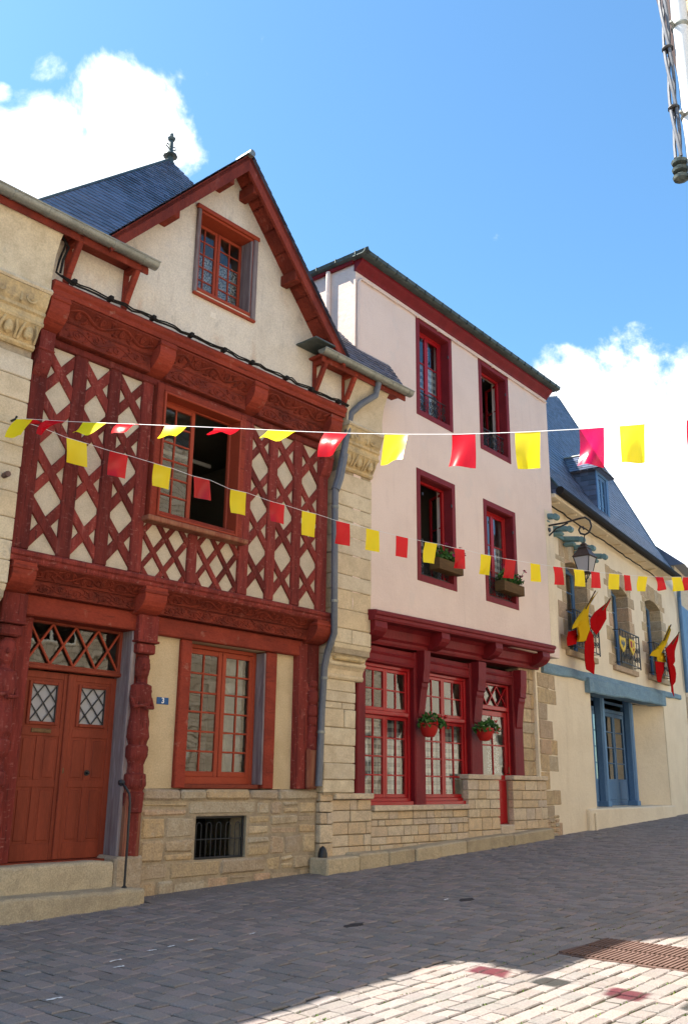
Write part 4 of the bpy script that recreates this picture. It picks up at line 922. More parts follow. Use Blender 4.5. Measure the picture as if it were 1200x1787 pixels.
    MB().tube([P(585, 850, .41), (uS, .41, 5.6), (uS+.02, .41, 4.0), P(583, 1105, .36), P(572, 1135, .24), P(566, 1165, .16), P(561, 1250, .15), P(556, 1372, .15)], .052, 10).build('downpipe', pipe_grey, h)
    for z, w, u in ((5.55, .41, uS), (4.05, .41, uS+.02), (2.9, .16, L.uv(565, 1185, .16)[0]), (2.1, .15, L.uv(560, 1275, .15)[0])): MB().lathe(u, w, [(.06, z-.02), (.064, z), (.06, z+.02)], 10).build('pipe_clip', zinc, h)
    # --- stone piers with carved corbels
    def pier(u0, u1, tag_):
        c_ = MB().box(u0+.03, u1-.03, -.3, .285, 3.3, 7.85).build('pier_core', mortar, h)
        zl = [3.46]
        while zl[-1] < 6.2: zl.append(min(6.28, zl[-1]+random.uniform(.22, .34)))
        stones(h, rows_of(u0, u1, zl, .42, 1.1, gap=.010), .30, ashlar, .34, .004, .008, .006)
        # lower moulded corbel, in courses
        for pr in ([(-.1, 2.92), (.13, 2.92), (.15, 2.95), (.15, 2.98), (.13, 3.0), (.14, 3.07), (.18, 3.12), (-.1, 3.12)], [(-.1, 3.125), (.18, 3.125), (.20, 3.15), (.20, 3.18), (.18, 3.2), (.19, 3.25), (.24, 3.29), (-.1, 3.29)], [(-.1, 3.295), (.25, 3.295), (.27, 3.33), (.27, 3.37), (.29, 3.39), (.31, 3.45), (-.1, 3.455)]):
            MB().ext(pr, u0+.02, u1-.02).build('corbel_course', ashlar, h)
        MB().cbox(u0+.1, u1-.1, .15, .265, 3.20, 3.27, .02).build('corbel_carving', ochre, h)
        # upper carved corbel: faces, string courses, panel
        w0 = .30
        t1 = MB().ext([(-.1, 6.285), (w0+.02, 6.285), (w0+.05, 6.31), (w0+.05, 6.34), (w0+.03, 6.36), (w0+.07, 6.45), (w0+.14, 6.54), (w0+.16, 6.56), (-.1, 6.56)], u0+.03, u1-.03).build('corbel_course', ochre, h)
        for k in range(3):
            uc = u0+.03+(u1-u0-.06)*(k+.5)/3; m = MB()
            m.lathe(uc, w0+.09, [(.001, 6.36), (.045, 6.39), (.062, 6.44), (.055, 6.50), (.03, 6.54), (.001, 6.55)], 10)
            m.lathe(uc, w0+.14, [(.001, 6.41), (.014, 6.42), (.012, 6.46), (.001, 6.47)], 6)
            for s_ in (-1, 1): m.tube([(uc+s_*.11, w0+.05, 6.36), (uc+s_*.10, w0+.12, 6.46), (uc+s_*.07, w0+.15, 6.55)], .018, 6)
            m.build('carved_head', ochre, t1)
        MB().ext([(-.1, 6.565), (w0+.16, 6.565), (w0+.17, 6.60), (w0+.15, 6.62), (w0+.15, 6.68), (w0+.18, 6.70), (w0+.18, 6.74), (-.1, 6.74)], u0+.01, u1-.01).build('corbel_course', ochre, h)
        t3 = MB().ext([(-.1, 6.745), (w0+.16, 6.745), (w0+.20, 6.80), (w0+.24, 6.92), (w0+.26, 6.96), (-.1, 6.96)], u0+.01, u1-.01).build('corbel_course', ochre, h)
        for k in range(2): 
            uc = u0+(u1-u0)*(.28+.44*k); MB().tube(spiral(uc, 6.85, w0+.215, .075, 1.3, 1-2*k), .014, 6).cbox(uc-.14, uc-.11, w0+.12, w0+.23, 6.76, 6.95, .008).build('corbel_carving', ochre, t3)
        MB().ext([(-.1, 6.965), (w0+.27, 6.965), (w0+.29, 6.99), (w0+.27, 7.03), (w0+.22, 7.05), (w0+.22, 7.3), (w0+.25, 7.5), (w0+.33, 7.7), (w0+.42, 7.82), (-.1, 7.82)], u0, u1, smooth=True).build('pier_head', ashlar, h)
        return c_
    pier(3.12, 4.02, 'r'); pier(-3.12, -2.29, 'l')
    MB().box(3.17, 3.82, -.3, .09, 1.2, 3.0).build('pier_core', mortar, h)
    stones(h, rows_of(3.14, 3.86, [1.23, 1.42, 1.66, 1.92, 2.19, 2.47, 2.57, 2.74, 2.92], .32, .75, gap=.010), .115, ashlar, .34, .005, .010, .006)
    stones(h, rows_of(3.13, 3.43, [-.1, .30, .52, .78, .95, 1.1, 1.23], .14, .3), .07, dressed, .15, .004, .010, .006)
    MB().box(-3.12, -2.3, -.3, .09, -.2, 3.0).build('pier_core', ashlar, h)
left_house()

# things on and before the half-timbered house
def small_left():
    s1 = thing('stone_step', 'upper stone doorstep under the double door', 'step', L, (-1.3, 0, .2))
    worn_slab(-3.0, -.46, -.40, .13, -.1, .46, .05).build('slab', step_stone, s1)
    s2 = thing('stone_step', 'lower stone doorstep at street level before the double door', 'step', L, (-1.3, .3, 0))
    worn_slab(-3.2, -.22, .0, .44, -.35, .17, .05, 18, .012).build('slab', step_stone, s2)
    bl = thing('stone_block', 'ochre stone block beside the doorstep carrying the carved post', 'stone block', L, (-.25, 0, 0))
    MB().cbox(-.45, -.03, -.4, .12, -.1, .50, .03, .01).build('block', stone, bl)
    hr = thing('handrail', 'black iron handrail standing on the lower doorstep', 'handrail', L, (-.29, .36, .17))
    P = lambda x, y, w: (L.uv(x, y, w)[0], w, L.uv(x, y, w)[1])
    MB().tube([P(217, 1549, .34), P(222, 1480, .34), P(227, 1400, .34), P(226, 1385, .33), P(219, 1373, .28), P(213, 1367, .2)], .014, 8).build('rail', iron, hr)
    p = P(212, 1366, .19); MB().lathe(p[0], p[1], [(.004, p[2]-.04), (.035, p[2]-.025), (.045, p[2]), (.035, p[2]+.028), (.004, p[2]+.04)], 10).build('knob', iron, hr)
    q = P(217, 1549, .34); MB().lathe(q[0], q[1], [(.035, q[2]-.02), (.03, q[2]+.01), (.015, q[2]+.02)], 10).build('foot', iron, hr)
    u0, z1 = L.uv(274, 1216, -.055); u1, z0 = L.uv(294, 1230, -.055)
    s = thing('house_number_plate', 'blue enamel plate with white number 3 on the plaster', 'sign', L, (u0, -.06, z0))
    MB().cbox(u0, u1, -.06, -.05, z0, z1, .004).build('plate', sign_blue, s)
    text('3', (u0+u1)/2, -.048, (z0+z1)/2, .10, sign_white, s)
def text(t, u, w, z, size, m, parent):
    cu = bpy.data.curves.new('numeral', 'FONT'); cu.body = t; cu.size = size; cu.align_x = 'CENTER'; cu.align_y = 'CENTER'; cu.extrude = .002; cu.offset = .002
    o = bpy.data.objects.new('numeral_curve', cu); COL.objects.link(o)
    me = bpy.data.meshes.new_from_object(o); bpy.data.objects.remove(o); me.name = 'numeral'
    me.materials.clear(); me.materials.append(m)
    q = bpy.data.objects.new('numeral', me); COL.objects.link(q); q.parent = parent; fr, org = ORG[parent.name]
    q.location = (u-org[0], -(w-org[1]), z-org[2]); q.rotation_euler = (PI/2, 0, 0)
small_left()

# ================================================================== the pink house
KH = thing('pink_house', 'pink rendered house with maroon windows over a red timber ground floor', 'house', K_, (0, 0, 0))
def guard(parent, u0, u1, z0, z1, w):
    m = MB().cbox(u0, u1, w-.012, w+.012, z1-.02, z1, .004).cbox(u0, u1, w-.010, w+.010, z0, z0+.02, .004)
    n = max(3, round((u1-u0)/.19)); st = (u1-u0)/n; h = z1-z0
    for i in range(n):
        uc = u0+st*(i+.5); s_ = 1 if i % 2 else -1
        m.tube(spiral(uc, z0+h*.66, w, st*.40, 1.5, s_, 18, PI/2), .009, 5).tube(spiral(uc, z0+h*.30, w, st*.40, 1.5, -s_, 18, -PI/2), .009, 5)
        m.tube([(uc-st/2, w, z0), (uc-st/2, w, z1)], .007, 5)
    return m.build('guard_rail', iron, parent)
def pink_house():
    h = KH; w0 = .30
    wins = [(1.97, 3.22, 7.96, 9.98), (4.25, 5.50, 7.95, 9.97), (1.94, 3.23, 4.81, 6.90), (4.28, 5.58, 4.81, 6.89)]
    ho = [(a+.10, b-.10, c+.10, d-.10) for a, b, c, d in wins]
    MB().wall(.12, 7.32, 4.02, 10.30, -.05, w0, ho).build('front_wall', pink, h)
    MB().box(.12, .40, -7.5, -.05, 3.0, 10.30).build('flank_wall', pink, h)
    MB().box(7.1, 7.31, -7.5, -.05, -.2, 10.30).box(.4, 7.2, -7.5, -7.2, -.2, 10.3).box(.12, .40, -7.5, -.3, -.2, 3.0).build('shell_wall', pink, h)
    MB().box(.4, 7.2, -7.2, -.06, 3.7, 3.95).box(.4, 7.2, -7.2, -.06, 7.2, 7.4).box(.4, 7.2, -7.2, -.06, 10.05, 10.2).box(3.6, 3.75, -4, -.06, 3.95, 10.05).box(.4, 7.2, -2.6, -2.5, 3.95, 10.05).build('floor', interior, h)
    MB().cbox(6.95, 7.322, .28, .304, 4.25, 7.30, .002).build('cream_patch', cream, h)
    for i, (a, b, c, d) in enumerate(wins):
        W_ = frame4(a, b, c, d, w0-.02, w0+.012, .115, .006).build('window', maroon_trim, h)
        fr_ = MB(); ia, ib, ic, id_ = a+.10, b-.10, c+.10, d-.10
        fr_.box(ia-.002, ia+.025, .06, w0-.02, ic, id_).box(ib-.025, ib+.002, .06, w0-.02, ic, id_).box(ia+.025, ib-.025, .06, w0-.02, id_-.025, id_+.002).box(ia+.025, ib-.025, .06, w0-.02, ic-.002, ic+.03)
        fr_.build('reveal', maroon_trim, W_)
        frame4(ia+.02, ib-.02, ic+.02, id_-.02, .06, .125, .05).build('casing', red, W_)
        um = (ia+ib)/2; zz = [ic+.17, ic+.62, ic+1.15, id_-.125]
        op = (i in (1, 2))
        sash(W_, ia+.07, um, ic+.09, id_-.07, .115, 1, 3, red, .055, .024, rowz=zz, hinge=(ia+.07) if op else None, ang=R(-100))
        sash(W_, um, ib-.07, ic+.09, id_-.07, .115, 1, 3, red, .055, .024, rowz=zz, hinge=(ib-.07) if op else None, ang=R(115))
        if not op: curtain(W_, ia+.1, ib-.1, ic+.1, ic+1.2, .03, gingham, .015, .12)
        else: curtain(W_, ia+.25, ib-.15, ic+.1, ic+.95, -.30, gingham, .03, .14)
        if not op: curtain(W_, um+.08, um+.2, ic+1.1, id_-.1, .03, lace, .015, .06)
        guard(W_, ia+.03, ib-.03, ic+.05, ic+.45, .22)
        for s_ in (ia+.06, ib-.06): MB().cbox(s_-.02, s_+.02, w0+.012, w0+.03, d-.5, d-.44, .005).build('shutter_hook', iron, W_)
    # cornice, gutter, roof
    MB().ext([(.28, 10.06), (.32, 10.06), (.33, 10.09), (.36, 10.12), (.43, 10.18), (.46, 10.21), (.46, 10.26), (.28, 10.26)], .10, 7.34).build('cornice', maroon, h)
    g = MB().ext([(.34, 10.265), (.56, 10.265), (.61, 10.29), (.625, 10.345), (.61, 10.345), (.595, 10.30), (.55, 10.28), (.34, 10.28)], -.02, 7.46).build('gutter', zinc_dark, h)
    for i in range(25):
        u = .05+i*.3; MB().cbox(u-.012, u+.012, .50, .632, 10.27, 10.352, .004).build('gutter_strap', zinc_dark, g)
    def ridgepts(): return (2.6, -3.4, 11.0), (4.9, -3.4, 11.0)
    r0, r1 = ridgepts(); e = [(.04, .58, 10.325), (7.42, .58, 10.325), (7.42, -7.5, 10.325), (.04, -7.5, 10.325)]
    MB().add([*e, r0, r1, *[(a, b, 10.29) for a, b, c in e]], [(0, 1, 5, 4), (1, 2, 5), (2, 3, 4, 5), (3, 0, 4), (0, 6, 7, 1), (1, 7, 8, 2), (2, 8, 9, 3), (3, 9, 6, 0), (6, 7, 8, 9)]).build('roof', slate, h)
    MB().slates(e[3], e[0], r0, r0, 26, .2).slates(e[0], e[1], r0, r1, 26, .2).build('slates', slate, h, kind='stuff')
    sg = MB(); pr = [(.08, 10.265), (.0, 10.29), (-.02, 10.345), (.0, 10.345), (.02, 10.30), (.08, 10.28)]
    n = len(pr); vs = [(u, .68, z) for u, z in pr]+[(u, -7.4, z) for u, z in pr]; sg.add(vs, [(i, (i+1) % n, n+(i+1) % n, n+i) for i in range(n)]+[tuple(range(n)), tuple(range(2*n-1, n-1, -1))]); sgo = sg.build('gutter', zinc_dark, h)
    for i in range(14): w = .4-i*.45; MB().cbox(-.030, .08, w-.012, w+.012, 10.28, 10.36, .004).build('gutter_strap', zinc_dark, sgo)
    MB().cbox(.06, .12, -7.4, .28, 10.20, 10.27, .01).build('verge_board', maroon, h)
    # pipes and conduit painted with the wall
    a = K_.onplane(575, 540, (.12, 0, 0), Vector((1, 0, 0))); MB().tube([(.07, a[1], 8.0), (.07, a[1], 10.22)], .045, 8).build('vent_pipe', pink, h)
    c = [(.20, .325, 8.1), (.19, .325, 9.0), (.20, .325, 9.9), (.26, .33, 9.96)]+[(.26+7.0*i/24, .335+random.uniform(-.004, .004), 9.965+random.uniform(-.006, .006)) for i in range(1, 25)]
    co = MB().tube(c, .018, 6).tube([(q[0]-.03, q[1], q[2]-.04) for q in c[:4]], .012, 6).build('conduit', pink, h)
    for i in range(10): u = .6+i*.7; MB().lathe(u, .335, [(.01, 9.93), (.032, 9.945), (.032, 9.985), (.01, 10.0)], 8).build('conduit_box', pink, co)
    MB().tube([(.25, .33, 8.15), (.32, .36, 8.05), (.42, .42, 8.02), (.50, .48, 7.98), (.6, .5, 8.0)], .012, 6).build('loose_cable', cable_m, h)
    # jetty: fascia, cove, consoles
    dz = .16
    MB().ext([(.0, 3.90), (.44, 3.90), (.46, 3.93), (.46, 3.97), (.49, 3.99), (.50, 4.03), (.47, 4.06), (.0, 4.10)], .50, 6.78, dz).build('jetty_beam', maroon_trim, h)
    MB().ext([(-.2, 3.58), (.10, 3.58), (.12, 3.62), (.12, 3.66), (.16, 3.70), (.17, 3.84), (.24, 3.90), (-.2, 3.90)], .50, 6.70, dz*.9).build('summer_beam', maroon, h)
    for a, b in ((.55, .88), (2.50, 2.76), (4.38, 4.64), (6.30, 6.62)):
        q = MB(); z = 3.90+dz*(a-.5)/6.2
        prof = [(.05, z), (.42, z), (.43, z-.10)]+[(.05+.37*math.cos(t), z-.10-.20*math.sin(t)) for t in (.3, .7, 1.1, 1.5)]; q.ext(prof, a, b); q.build('console', maroon, h)
    for a, b in ((.55, 2.2), (2.5, 4.0), (4.4, 5.65)):
        MB().cbox(a, b, -.2, .03, 3.30, 3.58, .012).build('lintel', maroon, h)
        f = MB().ext([(.03, 3.31), (.05, 3.31), (.06, 3.34), (.05, 3.36), (.05, 3.44), (.07, 3.47), (.06, 3.49), (.03, 3.5)], a+.02, b-.02).build('lintel_moulding', maroon, h)
    for a, b, z0 in ((2.18, 2.50, .98), (4.0, 4.40, 1.5), (5.63, 6.0, 1.5), (.58, .80, 1.15)):
        MB().cbox(a, b, -.22, .06, z0, 3.60, .02, .006).build('post', maroon, h)
        if a > 1:
            q = MB(); q.ext([(.05, 2.45), (.08, 2.50), (.14, 2.95), (.16, 3.0), (.16, 3.06), (.19, 3.08), (.19, 3.16), (.21, 3.30), (.22, 3.62), (.05, 3.62)], a+.07, b-.06); q.build('bracket', maroon, h)
    # ground floor windows and door
    def bigwin(u0, u1, z0, z1, zt):
        W_ = frame4(u0, u1, z0, z1, -.16, -.04, .06, tb=.10).build('window', red, h)
        MB().cbox(u0+.06, u1-.06, -.16, -.02, zt-.04, zt+.04, .012).build('transom', red, W_); MB().cbox(u0+.02, u1-.02, -.06, .03, z0-.02, z0+.05, .01).build('window_sill', red, W_)
        um = (u0+u1)/2
        for a, b in ((u0+.06, um), (um, u1-.06)):
            sash(W_, a, b, z0+.10, zt-.04, -.07, 2, 4, red, .06, .026, .05); sash(W_, a, b, zt+.04, z1-.06, -.07, 2, 2, red, .055, .026, .05)
        curtain(W_, u0+.08, u1-.08, z0+.1, zt-.08, -.22, gingham, .012, .13)
        # swagged drape tied up behind the upper lights
        for s_ in (-1, 1):
            m = MB(); n = 10; uu = u0+.08 if s_ < 0 else u1-.08; vs = []
            for i in range(n+1):
                t = i/n; x = uu+(-s_)*(.10+.42*max(0, 1-abs(t-.35)*2.2)); z = zt+.05+(z1-zt-.12)*t
                vs += [(uu, -.24, z), (x, -.26+.02*math.sin(9*t), z)]
            m.add(vs, [(2*i, 2*i+1, 2*i+3, 2*i+2) for i in range(n)], True); m.build('drape', T_drape, W_)
        return W_
    bigwin(.80, 2.18, 1.05, 3.30, 2.50); bigwin(2.50, 4.0, 1.05, 3.30, 2.50)
    D_ = frame4(4.40, 5.63, .66, 3.32, -.16, -.04, .06, tb=.02).build('door_frame', red, h)
    MB().cbox(4.46, 5.57, -.16, -.02, 2.78, 2.87, .012).build('transom', red, D_)
    pane(D_, 4.46, 5.57, 2.87, 3.26, -.10)
    st = 1.11/3
    for i in range(3):
        for s_ in (1, -1):
            c = 4.46+st*(i+.5); MB().beam((c-s_*st/2, -.08, 2.87), (c+s_*st/2, -.08, 3.26), .026, .03, .004, up=(0, 1, 0)).build('glazing_bar', red, D_)
    sash(D_, 4.47, 5.56, .68, 2.77, -.07, 2, 2, red, .10, .03, .05, bottom=.88, name='door_leaf')
    MB().cbox(4.56, 5.47, -.115, -.08, .72, 1.55, .01).build('door_panel', red, D_); MB().cbox(4.72, 5.31, -.08, -.066, .85, 1.42, .015).build('raised_panel', red, D_)
    MB().tube([(5.50, -.07, 1.60), (5.50, -.02, 1.60), (5.50, -.02, 1.72)], .012, 8).build('door_handle', brass, D_)
    curtain(D_, 5.0, 5.46, 1.6, 2.7, -.2, lace, .02, .1)
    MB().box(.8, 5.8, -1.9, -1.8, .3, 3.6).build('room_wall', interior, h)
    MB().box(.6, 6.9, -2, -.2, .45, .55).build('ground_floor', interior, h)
    # low ashlar wall: coursed stones with coping
    MB().box(-.02, .95, -.3, .02, -.1, 1.12).box(.95, 3.9, -.3, .02, -.1, .95).box(3.82, 4.90, -.25, .05, 0, 1.46).box(5.47, 6.83, -.25, .05, 0, 1.46).box(4.8, 5.6, -.3, .0, .0, .55).build('low_wall_core', mortar, h)
    stones(h, rows_of(-.04, .96, [-.1, .28, .45, .62, .80, .97, 1.13], .16, .48), .055, dressed, .1, .003, .008, .006)
    stones(h, rows_of(.96, 3.92, [.0, .30, .44, .56, .72, .82, .95], .16, .46), .055, dressed, .1, .003, .008, .006)
    stones(h, rows_of(3.80, 4.92, [.05, .42, .58, .80, .95, 1.12, 1.28, 1.47], .22, .60), .085, dressed, .12, .003, .008, .006)
    stones(h, rows_of(5.45, 6.85, [.1, .55, .72, .95, 1.10, 1.28, 1.47], .22, .68), .085, dressed, .12, .003, .008, .006)
    for a, b, z in ((.0, .96, 1.135), (.98, 2.0, .955), (2.01, 2.95, .955), (2.96, 3.80, .955), (3.78, 4.95, 1.475), (5.43, 6.88, 1.475)):
        MB().cbox(a, b, -.12, .11 if z < 1.4 else .12, z, z+.085, .012, .003).build('coping_stone', dressed, h)
    MB().cbox(4.92, 5.45, -.25, .10, .35, .655, .02, .004).build('door_sill', dressed, h)
    # pier beyond the door
    MB().box(6.0, 6.88, -.3, -.03, 0, 3.9).build('pier_core', mortar, h)
    stones(h, rows_of(6.0, 6.95, [1.56, 1.85, 2.1, 2.4, 2.62, 2.9, 3.2, 3.5, 3.75], .3, .65), -.0, stone, .1, .005, .012, .01)
T_drape = T('dark_drape', (.06, .055, .055), r=.95, grain=.05)
pink_house()

def kerb():
    k = thing('stone_kerb', 'worn stone kerb along the foot of the pink house', 'kerb', K_, (0, .2, 0))
    us = [-.46, .30, 1.05, 1.75, 2.45, 3.3, 4.15, 5.0, 6.62]
    for i in range(8):
        a, b = us[i], us[i+1]-.012; m = MB(); za, zb = street(K_, a, .35)+.20+(.03 if i in (0, 1) else 0), street(K_, b, .35)+.20
        if i == 7: za -= .02
        w1 = .36+random.uniform(-.02, .02)-(.03 if i > 4 else 0)
        m.cbox(a, b, .0, w1, -.3, 0, .022, .006)
        m.v = [(u, w, z if z < -.15 else z+za+(zb-za)*(u-a)/(b-a)) for u, w, z in m.v]
        m.v = [(u, w, z) for u, w, z in m.v]
        m.build('kerb_stone', step_stone, k)
    b_ = thing('guard_stone', 'small dark iron guard bump at the corner of the kerb', 'guard bump', K_, (-.36, .22, .2))
    z = street(K_, -.36, .3)+.2; MB().lathe(-.34, .16, [(.07, z-.02), (.07, z+.08), (.05, z+.14), (.02, z+.175), (.002, z+.18)], 12).build('bump', iron, b_)
kerb()

def leaves(mb, c, rad, n, size, flat=.7, droop=0):
    for i in range(n):
        while True:
            p = Vector([random.uniform(-1, 1) for _ in range(3)])
            if p.length < 1: break
        q = Vector((c[0]+p[0]*rad[0], c[1]+p[1]*rad[1], c[2]+p[2]*rad[2]-droop*(p[0]**2+p[1]**2)*rad[2]))
        a = Vector([random.uniform(-1, 1) for _ in range(3)]).normalized(); b = a.cross(Vector([random.uniform(-1, 1) for _ in range(3)])).normalized(); s_ = size*random.uniform(.6, 1.2)
        mb.add([q-a*s_, q-a*s_*.3+b*s_*.6, q+a*s_*.6+b*s_*.35, q+a*s_, q+a*s_*.5-b*s_*.45, q-a*s_*.3-b*s_*.55], [(0, 1, 2, 3, 4, 5)])
    return mb
def plants():
    for (px, py, pr, lb) in ((748, 1271, .14, 'red hanging flower pot with geranium on the post between the two red windows'), (845, 1279, .14, 'red hanging flower pot with geranium on the post beside the red door')):
        w = .28; u, z = K_.uv(px, py, w)
        t = thing('flower_pot', lb, 'flower pot', K_, (u, w, z-.15), 'red flower pots on the pink house')
        MB().lathe(u, w, [(.01, z-.15), (.09, z-.14), (.13, z-.08), (.16, z), (.165, z+.06), (.175, z+.065), (.175, z+.085), (.15, z+.085), (.14, z+.05)], 16).build('pot', terracotta, t)
        MB().lathe(u, w, [(.14, z+.03), (.14, z+.06)], 12).build('soil', dark, t)
        leaves(MB(), (u+.05, w+.02, z+.14), (.30, .22, .12), 260, .042, droop=.7).build('foliage', leaf, t)
        for _ in range(5):
            c = (u+random.uniform(-.1, .35), w+random.uniform(.05, .22), z+random.uniform(-.02, .22)); leaves(MB(), c, (.035, .035, .03), 14, .02).build('flower_head', petal, t)
        MB().tube([(u, w-.14, z+.07), (u, .05, z+.10)], .012, 6).build('hook', iron, t)
    for (u0, u1, z0, w0, lb) in ((2.42, 3.22, 5.09, .24, 'wooden flower box at the lower left window of the pink house'), (4.74, 5.56, 5.08, .24, 'wooden flower box at the lower right window of the pink house')):
        t = thing('flower_box', lb, 'flower box', K_, (u0, w0, z0), 'flower boxes on the pink house')
        b = MB().cbox(u0, u1, w0+.20, w0+.22, z0, z0+.20, .004).cbox(u0, u1, w0, w0+.02, z0, z0+.20, .004).cbox(u0, u0+.02, w0+.02, w0+.20, z0, z0+.21, .004).cbox(u1-.02, u1, w0+.02, w0+.20, z0, z0+.21, .004).box(u0+.02, u1-.02, w0+.02, w0+.20, z0+.002, z0+.02); b.build('box', box_wood, t)
        MB().box(u0+.022, u1-.022, w0+.022, w0+.198, z0+.13, z0+.18).build('soil', dark, t)
        m = MB()
        for i in range(7): leaves(m, (u0+.06+(u1-u0-.12)*i/6, w0+.12, z0+.32+random.uniform(-.04, .05)), (.12, .13, .11), 45, .04, droop=.4)
        m.build('foliage', leaf, t); st_ = MB()
        for i in range(9):
            c = (u0+random.uniform(-.05, u1-u0+.08), w0+random.uniform(.05, .3), z0+random.uniform(.3, .55)); leaves(MB(), c, (.04, .04, .03), 12, .022).build('flower_head', petal_p, t); st_.tube([(c[0]*.8+.2*(u0+u1)/2, w0+.1, z0+.2), c], .004, 4)
        st_.build('stems', leaf, t)
plants()

# ================================================================== the cream house with blue woodwork
BH = thing('cream_house', 'cream rendered house with blue shopfront, stone window surrounds and slate mansard roof', 'house', B, (0, 0, 0))
def cream_house():
    h = BH
    op = [(1.55, 3.05, 4.42, 6.62), (4.95, 6.42, 4.44, 6.68), (8.10, 9.72, 4.50, 6.80)]
    shop = (2.80, 9.22, .89, 3.66)
    MB().wall(-.6, 11.95, -.1, 8.0, -.45, 0, op+[shop]).build('front_wall', cream, h)
    MB().box(11.6, 11.95, -8, -.45, -.1, 8.0).box(-.6, -.3, -8, -.45, -.1, 8).box(-.6, 11.95, -8.3, -8, -.1, 8).build('shell_wall', cream, h)
    MB().box(-.3, 11.6, -8, -.46, 3.9, 4.1).box(-.3, 11.6, -3.1, -3.0, .3, 7.9).box(-.3, 11.6, -8, -.46, 7.6, 7.8).box(-.3, 11.6, -3, -.46, .6, .85).build('floor', interior, h)
    MB().cbox(2.05, 9.3, -.1, .10, .1, .885, .03, .006).build('shop_plinth', cream, h)
    MB().cbox(2.3, 2.42, .10, .135, .3, .80, .01).build('plinth_patch', cream, h)
    # windows
    for i, (a, b, c, d) in enumerate(op):
        n = 8; um = (a+b)/2; rise = .16; q = [(a, d), (a, d-rise)]+[(a+(b-a)*k/n, d-rise+rise*math.sin(PI*k/n)*.92) for k in range(1, n)]+[(b, d-rise), (b, d)]
        MB().prism(q, -.44, -.001).build('arch_soffit', stone, h)
        W_ = frame4(a, b, c, d-.02, -.40, -.32, .07).build('window', blue, h)
        sash(W_, a+.06, um, c+.06, d-.10, -.33, 1, 4, blue, .07, .03, .05); sash(W_, um, b-.06, c+.06, d-.10, -.33, 1, 4, blue, .07, .03, .05)
        curtain(W_, a+.1, b-.1, c+.1, d-.2, -.55, sheer, .03, .2)
        # stone surround: jamb stones long and short, head stones
        z = c-.05; k = 0
        while z < d-.1:
            hh = min(random.uniform(.26, .40), d-.02-z)
            for s_ in (-1, 1):
                l = random.uniform(.22, .30) if (k+(s_ > 0)) % 2 else random.uniform(.42, .58)
                if s_ < 0: MB().cbox(a-l, a+.012, -.34, .006+random.uniform(0, .006), z+.006, z+hh-.006, .008, .006).build('surround_stone', stone, h)
                else: MB().cbox(b-.012, b+l, -.34, .006+random.uniform(0, .006), z+.006, z+hh-.006, .008, .006).build('surround_stone', stone, h)
            z += hh; k += 1
        x = a-.35; 
        while x < b+.3:
            l = random.uniform(.28, .45); l = min(l, b+.4-x); MB().cbox(x+.006, x+l-.006, -.30, .008, d-.03, d+.38+random.uniform(-.05, .06), .01, .008).build('surround_stone', stone, h); x += l
        MB().cbox(a-.25, b+.25, -.35, .10, c-.16, c-.02, .015, .004).build('window_sill', stone, h)
        # balcony rail
        r0, r1, rz0, rz1, rw = a-.10, b+.08, c+.0, c+.92, .20
        g = MB().cbox(r0, r1, rw-.015, rw+.015, rz1-.03, rz1, .006).cbox(r0, r1, rw-.012, rw+.012, rz0+.04, rz0+.065, .006).cbox(r0, r1, rw-.012, rw+.012, rz0+.70, rz0+.72, .006)
        for e in (r0, r1): g.cbox(e-.014, e+.014, rw-.014, rw+.014, rz0, rz1, .004).tube([(e, .0, rz1-.02), (e, rw, rz1-.02)], .012, 6).tube([(e, .0, rz0+.05), (e, rw, rz0+.05)], .012, 6)
        go = g.build('balcony_rail', iron, h)
        for k in range(7):
            uc = r0+(r1-r0)*(k+.5)/7; s_ = (1, -1)[k % 2]; MB().tube(spiral(uc, rz0+.5, rw, .09, 1.4, s_, 14), .010, 5).tube(spiral(uc, rz0+.25, rw, .09, 1.4, -s_, 14, PI), .010, 5).tube([(uc+.10, rw, rz0+.06), (uc+.10, rw, rz1)], .009, 5).build('baluster', iron, go)
    # blue lintels
    def sag(m, a=.02): m.v = [(u, w+random.uniform(-a, a)*.5, z+random.uniform(-a, a)*.5) for u, w, z in m.v]; return m
    def rough_beam(u0, u1, w1, za0, za1, zb0, zb1, n=18):
        m = MB(); vs = []
        for i in range(n+1):
            t = i/n; u = u0+(u1-u0)*t; lo, hi = za0+(zb0-za0)*t+random.uniform(-.025, .02), za1+(zb1-za1)*t+random.uniform(-.008, .008); ww = w1+random.uniform(-.012, .012)
            vs += [(u, -.3, lo), (u, ww-.02, lo), (u, ww, lo+.03), (u, ww, hi-.02), (u, ww-.02, hi), (u, -.3, hi)]
        m.add(vs, [(6*i+k, 6*i+(k+1) % 6, 6*i+6+(k+1) % 6, 6*i+6+k) for i in range(n) for k in range(6)]+[tuple(range(6)), tuple(range(6*n+5, 6*n-1, -1))]); return m
    rough_beam(-.25, 11.2, .06, 3.72, 3.94, 4.02, 4.17).build('string_beam', blue_beam_m, h)
    rough_beam(2.45, 9.05, .13, 3.52, 3.86, 3.68, 4.02).build('shop_lintel', blue_beam_m, h)
    # shopfront: splayed reveal, posts, glazed leaves
    D = -.95
    MB().add([(9.22, -.02, .88), (8.30, D, .88), (9.6, D-.1, .88), (9.6, -.02, .88), (9.22, -.02, 3.7), (8.30, D, 3.7), (9.6, D-.1, 3.7), (9.6, -.02, 3.7)], [(0, 1, 2, 3), (4, 5, 6, 7), (0, 1, 5, 4), (1, 2, 6, 5), (2, 3, 7, 6), (3, 0, 4, 7)]).build('splayed_reveal', cream, h)
    MB().box(2.6, 8.4, D-.05, -.02, .80, .888).build('shop_sill', cream, h)
    MB().box(2.4, 2.8, -3, -.45, .85, 3.9).build('shop_side', cream, h)
